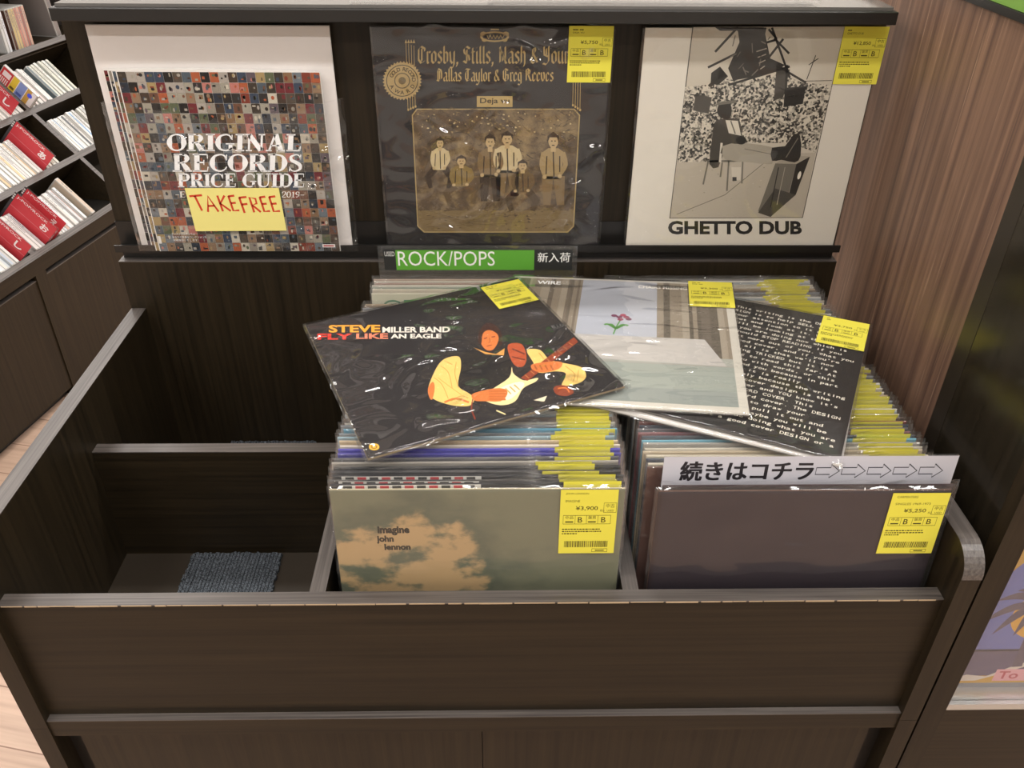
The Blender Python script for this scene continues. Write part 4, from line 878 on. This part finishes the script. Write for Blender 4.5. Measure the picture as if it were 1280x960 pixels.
root = tag(empty('framed_print', (.674, .036, Z0+.0845)), 'tan card standing above the palm tree print in the cabinet niche', 'print')
bm = bmesh.new(); box(bm, -.155, .155, .0004, .0045, 0, .24, dz=0); o = obj('card', bm, CARD, root, True); o.color = hx('c9a866')
A = Art(0); A.rect(-.155, 0, .155, .24, 'c8a765', 0); A.rect(-.155, 0, .155, .006, 'e6dfcf', 1); A.poly([(-.12, .05), (.12, .03), (.10, .2), (-.1, .18)], '9a7a4a', 1); A.build('printed_front', root)
tag(obj('print_shelf', B(.5187, 1.049, .0185, .0745, .0795, .0842), ACRY, at=(.78, .045, Z0+.0795)), 'clear shelf carrying the tan card in the cabinet niche', 'shelf')

# ------------------------------------------------------------------ sloping disc rack across the aisle
RM = Matrix.Translation((-1.4271, 1.2024, 0)) @ Matrix.Rotation(R(78), 4, 'Z')
rk = tag(empty('disc_rack', None, mtx=RM), 'dark wood rack with slanted cells of discs, across the aisle on the left', 'rack')
def rpart(name, bm, m, p=rk): return obj(name, bm, m, p, True)
def rb(s0, s1, b0, b1, z0, z1): return B(s0, s1, b0, b1, z0+.32+.46, z1+.32+.46, dz=-.32+.32)
ZB = .78
S0, S1 = -.55, 2.0
rpart('carcass', B(S0, S1, .03, 1.0, 0.0, ZB-.335, dz=0), BLACK)
rpart('top_rail', B(S0, S1, .0, .03, ZB-.372, ZB-.325, dz=0), WD['x'])
for s in (-.085, .36, .81, 1.25, 1.7): rpart('stile', B(s-.022, s+.022, .0, .029, .0, ZB-.372, dz=0), WD['z'])
for s in (-.085, .36, .81, 1.25):
    d = rpart('cupboard_door', B(s+.023, s+.425, .004, .022, .03, ZB-.39, dz=0), WD['z']); rpart('finger_edge', B(s+.023, s+.425, .0035, .022, ZB-.39, ZB-.388, dz=0), WD['ex'], d)
Pd = Vector((0, math.cos(R(46.5)), math.sin(R(46.5)))); Od = Vector((0, -Pd.z, Pd.y)); O0 = Vector((0, .004, ZB-.322))
def slope(s, p, o): return O0 + Vector((s, 0, 0)) + Pd*p + Od*o
def slab_(s0, s1, p0, p1, o0, o1):
    bm = bmesh.new(); vs = [bm.verts.new(slope(s, p, o)) for o in (o0, o1) for (s, p) in ((s0, p0), (s1, p0), (s1, p1), (s0, p1))]
    for f in ((0, 3, 2, 1), (4, 5, 6, 7), (0, 1, 5, 4), (1, 2, 6, 5), (2, 3, 7, 6), (3, 0, 4, 7)): bm.faces.new([vs[i] for i in f])
    return bm
PIT = .1805; DP = .15
rpart('back_board', slab_(S0, S1, 0, PIT*3.0, -DP-.012, -DP), WD['x'])
for r in range(4):
    sh = rpart('shelf', slab_(S0, S1, r*PIT-.009, r*PIT+.009, -DP, -.001), WD['x']); rpart('edge_band', slab_(S0, S1, r*PIT-.0092, r*PIT+.0092, -.001, .0005), WD['ex'], sh)
for s in (-.085, .367, .812, 1.257):
    for r in range(3):
        dv = rpart('divider', slab_(s-.008, s+.008, r*PIT+.0093, (r+1)*PIT-.0093, -DP, -.002), WD['x']); rpart('edge_band', slab_(s-.0082, s+.0082, r*PIT+.0093, (r+1)*PIT-.0093, -.002, -.0005), WD['ex'], dv)
# upright upper shelf
zt = slope(0, PIT*3, 0); rpart('upper_back', B(S0, S1, zt.y+.17, zt.y+.19, zt.z-.05, zt.z+.42, dz=0), WD['z']); us = rpart('upper_shelf', B(S0, S1, zt.y+.004, zt.y+.17, zt.z-.02, zt.z, dz=0), WD['x'])
rpart('top_board', B(S0, S1, zt.y+.02, zt.y+.19, zt.z+.205, zt.z+.225, dz=0), WD['ex'])
for s in (.6, .845, 1.4): rpart('upper_divider', B(s-.008, s+.008, zt.y+.02, zt.y+.17, zt.z, zt.z+.205, dz=0), WD['ex'])
# a disc case and its copies
bm = bmesh.new(); box(bm, -.0051, .0051, 0, .125, -.142, 0, dz=0); me = bpy.data.meshes.new('jewel_case')
bmesh.ops.bevel(bm, geom=bm.edges[:], offset=.0006, segments=1, affect='EDGES'); bm.to_mesh(me); bm.free()
CASE = plain('case_plastic', 'b4b2ad', .2); me.materials.append(CASE); CASEM = me
def insert_mesh():
    bm = bmesh.new(); box(bm, -.0042, .0042, .003, .122, .0, .0005, dz=0); box(bm, -.0056, -.0051, .004, .121, -.139, -.003, dz=0)
    me = bpy.data.meshes.new('paper_insert'); bm.to_mesh(me); bm.free(); me.materials.append(INSERT); return me
INM = insert_mesh()
TXM = []
for k in range(4):
    A = Art(0); rr = random.Random(k); y = .01
    # thin lettering dashes along the spine
    y = rr.uniform(.055, .075)
    while y < .112:
        w = rr.uniform(.0015, .0035); A.poly([(-.0013, y), (.0013, y), (.0013, y+w), (-.0013, y+w)], '77777c', 1); y += w+rr.choice((.0008, .0012, .004))
    o = A.build('spine_lettering', None, [PRINT], Matrix(((1, 0, 0, 0), (0, 0, 1, 0), (0, -1, 0, .0006), (0, 0, 0, 1)))); me = o.data; bpy.data.objects.remove(o)
    TXM.append(me)
FR_S = Matrix(((1, 0, 0), (0, Pd.y, Od.y), (0, Pd.z, Od.z))).to_4x4()          # case axes on the slope
FR_U = Matrix(((1, 0, 0), (0, 0, -1), (0, 1, 0))).to_4x4()                     # upright, spine to the aisle
cproto = empty('disc_case', (0, 0, 0)); a_ = link('jewel_case', CASEM, cproto); b_ = link('paper_insert', INM, cproto); d_ = link('spine_lettering', TXM[0], cproto); cused = [False]
def case(s, r, col, label, group, lean=0, o=-.004, thick=1, up=False, tall=1):
    if not cused[0]: root = cproto; kids = list(cproto.children); cused[0] = True
    else:
        root = cproto.copy(); COL.objects.link(root); kids = []
        for ch in cproto.children:
            c = ch.copy(); COL.objects.link(c); c.parent = root; kids.append(c)
    if up: m = Matrix.Translation((s, zt.y+.022-o, zt.z+.0005)) @ FR_U
    else: m = Matrix.Translation(slope(s, r*PIT+.0095, o+random.choice((0, 0, .003, .007, -.003)))) @ FR_S
    m = RM @ m @ Matrix.Rotation(lean, 4, 'Z') @ Matrix.Diagonal((thick, tall, 1, 1))
    root.matrix_world = m; tag(root, label, 'disc case', group)
    for c in kids:
        if c.name.startswith('paper'): c.color = tuple(v*.82 for v in hx(col)[:3])+(1,)
        elif c.name.startswith('spine'): c.data = TXM[int(abs(s)*997) % 4]
    return root
WH = [('e6e3de', 'white'), ('dcd8d0', 'white'), ('eceae6', 'white'), ('d5d6d8', 'pale grey'), ('e2ddd2', 'cream'), ('cfd4d6', 'pale grey')]
def run(s0, n, r, cols, where, group, start=1, step=.0112, **k):
    for i in range(n):
        c, nm = cols[i % len(cols)]
        case(s0+i*step, r, c, f'{nm} disc case, {ordn(start+i)} in the run {where}', group, **k)
run(.388, 4, 0, WH, 'before the red cards, lowest rack row', 'discs before the red cards, lowest row', 1)
run(.494, 12, 0, WH[:4]+[('cfae9e', 'pink'), ('e0e4e6', 'white')], 'behind the two red cards, lowest row', 'discs behind the red cards, lowest row')
case(.648, 0, 'c9b8a4', 'beige disc case with a pale yellow top edge, ending the lowest rack row', 'x', 0, .012, 1.5, False, 1.12)
run(.23, 8, 0, WH[1:]+[('b9c4d0', 'pale blue')], 'under the card in the nearest lowest cell', 'discs in the near lowest cell')
run(.43, 20, 1, [('ece9e4', 'white'), ('e4e1da', 'white'), ('e8c9a0', 'orange-edged'), ('f0eeea', 'white'), ('dcdad6', 'pale grey')], 'before the middle row red card', 'discs before the middle row card')
run(.678, 5, 1, [('c8c4b8', 'beige'), ('dcd6c8', 'cream'), ('a89c8c', 'tan')], 'behind the middle row red card', 'discs behind the middle row card')
run(.832, 12, 1, [('e6e3de', 'white'), ('e0ded8', 'white'), ('7fa6cc', 'blue-edged'), ('e9e7e3', 'white'), ('d8d6d2', 'pale grey'), ('e4e2dc', 'white'), ('5b5e62', 'dark grey')], 'right of the middle row divider', 'discs right of the middle divider')
run(.985, 5, 1, [('dfdcd2', 'cream'), ('cfd0cc', 'pale grey')], 'beside the browser edge in the middle row', 'discs by the browser edge, middle row')
run(.70, 9, 2, [('d8d4cc', 'cream'), ('e4e0da', 'white')], 'in the near upper slanted cell', 'discs in the near upper cell')
run(.845, 9, 2, [('d9d6d0', 'white'), ('e6d4d0', 'pink-edged'), ('e2e0da', 'white'), ('d5d2cc', 'pale grey')], 'behind the colourful case in the upper row', 'discs behind the colourful case')
run(.96, 10, 2, [('6c7a7e', 'slate'), ('d5d4c4', 'cream'), ('dad8ca', 'cream'), ('e2e0d6', 'white')], 'near the browser top edge in the upper row', 'discs by the browser top edge')
UP = [('d9d8d6', 'white'), ('e0e2e6', 'white'), ('5a3a2e', 'dark brown'), ('cdb684', 'straw yellow'), ('d6bd8c', 'straw yellow'), ('c98f80', 'pink'), ('d9a898', 'pale pink'), ('b0746a', 'rose'), ('d8b09c', 'pale pink')]
for i, (c, nm) in enumerate(UP): case(.965+i*.0128+(.016 if i > 1 else 0), 3, c, f'{nm} disc case standing {ordn(i+1)} from the near end of the top shelf', 'upright discs on the top shelf', 0, .0, 1.15, True)
case(1.225, 3, '8f8682', 'pale spined disc case leaning apart on the top shelf by the browser corner', 'x', R(7), .0, 2.2, True, 1.15)
for o in list(COL.objects):
    if o.get('group') == 'x': del o['group']
# colourful case facing the aisle
root = tag(empty('disc_case', None, mtx=RM @ Matrix.Translation(slope(.824, 2*PIT+.0095, .055)) @ FR_S), 'red, yellow and blue printed case at the front of the upper slanted cell', 'disc case')
link('jewel_case', CASEM, root)
def rackart(): A = Art(0, 4e-5); return A
ART_S = Matrix(((0, 1, 0, 0), (-1, 0, 0, 0), (0, 0, 1, 0), (0, 0, 0, 1)))      # art x runs down the slope, y outward, facing the aisle end
A = rackart(); A.rect(-.122, -.138, -.003, -.002, 'e9e4e0', 0)
A.rect(-.122, -.138, -.085, -.002, 'c43a3c', 1); A.rect(-.116, -.03, -.09, -.01, 'e9dedc', 2); A.rect(-.084, -.138, -.064, -.002, 'dcc23c', 1); A.rect(-.062, -.138, -.036, -.002, '7f93c8', 1); A.rect(-.034, -.138, -.018, -.002, 'c09a4a', 1); A.rect(-.016, -.138, -.004, -.002, 'ece8e6', 1)
for k in range(5): A.rect(-.118+k*.006, -.07, -.115+k*.006, -.035, 'e9dedc', 2); A.rect(-.081, -.13+k*.02, -.067, -.121+k*.02, '6a5a20', 2); A.rect(-.058, -.13+k*.02, -.04, -.121+k*.02, '4a5a9c', 2)
A.ell(-.02, -.02, .008, .008, '4a5ae0', 2)
A.build('paper_insert', root, [PRINT], Matrix.Translation((-.0058, 0, 0)) @ ART_S)
# red divider cards
def card(s, r, o, label, kana, plain_top=False):
    root = tag(empty('divider_card', None, mtx=RM @ Matrix.Translation(slope(s, r*PIT+.0095, o)) @ FR_S), label, 'divider card', 'red divider cards in the disc rack')
    bm = bmesh.new(); box(bm, -.0008, .0008, 0, .146, -.15, 0, dz=0); obj('acrylic_plate', bm, ACRY, root, True)
    A = rackart(); A.rect(-.138, -.146, -.004, -.003, 'cf444c', 0); A.rect(-.146, -.146, -.1385, -.003, '4a4648', 0); A.rect(-.138, -.052, -.004, -.0505, 'd8848a', 1)
    A.text('J-POP/ROCK', -.134, -.0185, -.032, -.0075, 'f2e2e2', 2, .015); A.text(kana, -.044, -.047, -.019, -.0225, 'f6eeee', 2, .03)
    for k in range(3): A.rect(-.1448, -.03+k*.008, -.1400, -.025+k*.008, 'e8e4e0', 1)
    A.build('red_print', root, [PRINT], Matrix.Translation((-.0009, 0, 0)) @ ART_S)
card(.437, 0, .068, 'front red card lettered J-POP/ROCK in the lowest rack row, nearest the divider', 'お')
card(.480, 0, .066, 'second red card lettered J-POP/ROCK, lowest row, partly behind another red card', 'え')
card(.665, 1, .062, 'red card lettered J-POP/ROCK in the middle rack row with dark empty space behind', 'あ')
card(.335, 0, .055, 'red card cut by the frame edge, low on the left in the nearest cell', 'し')
card(.735, 2, .062, 'red card cut by the frame edge, beneath the colourful case', 'し')
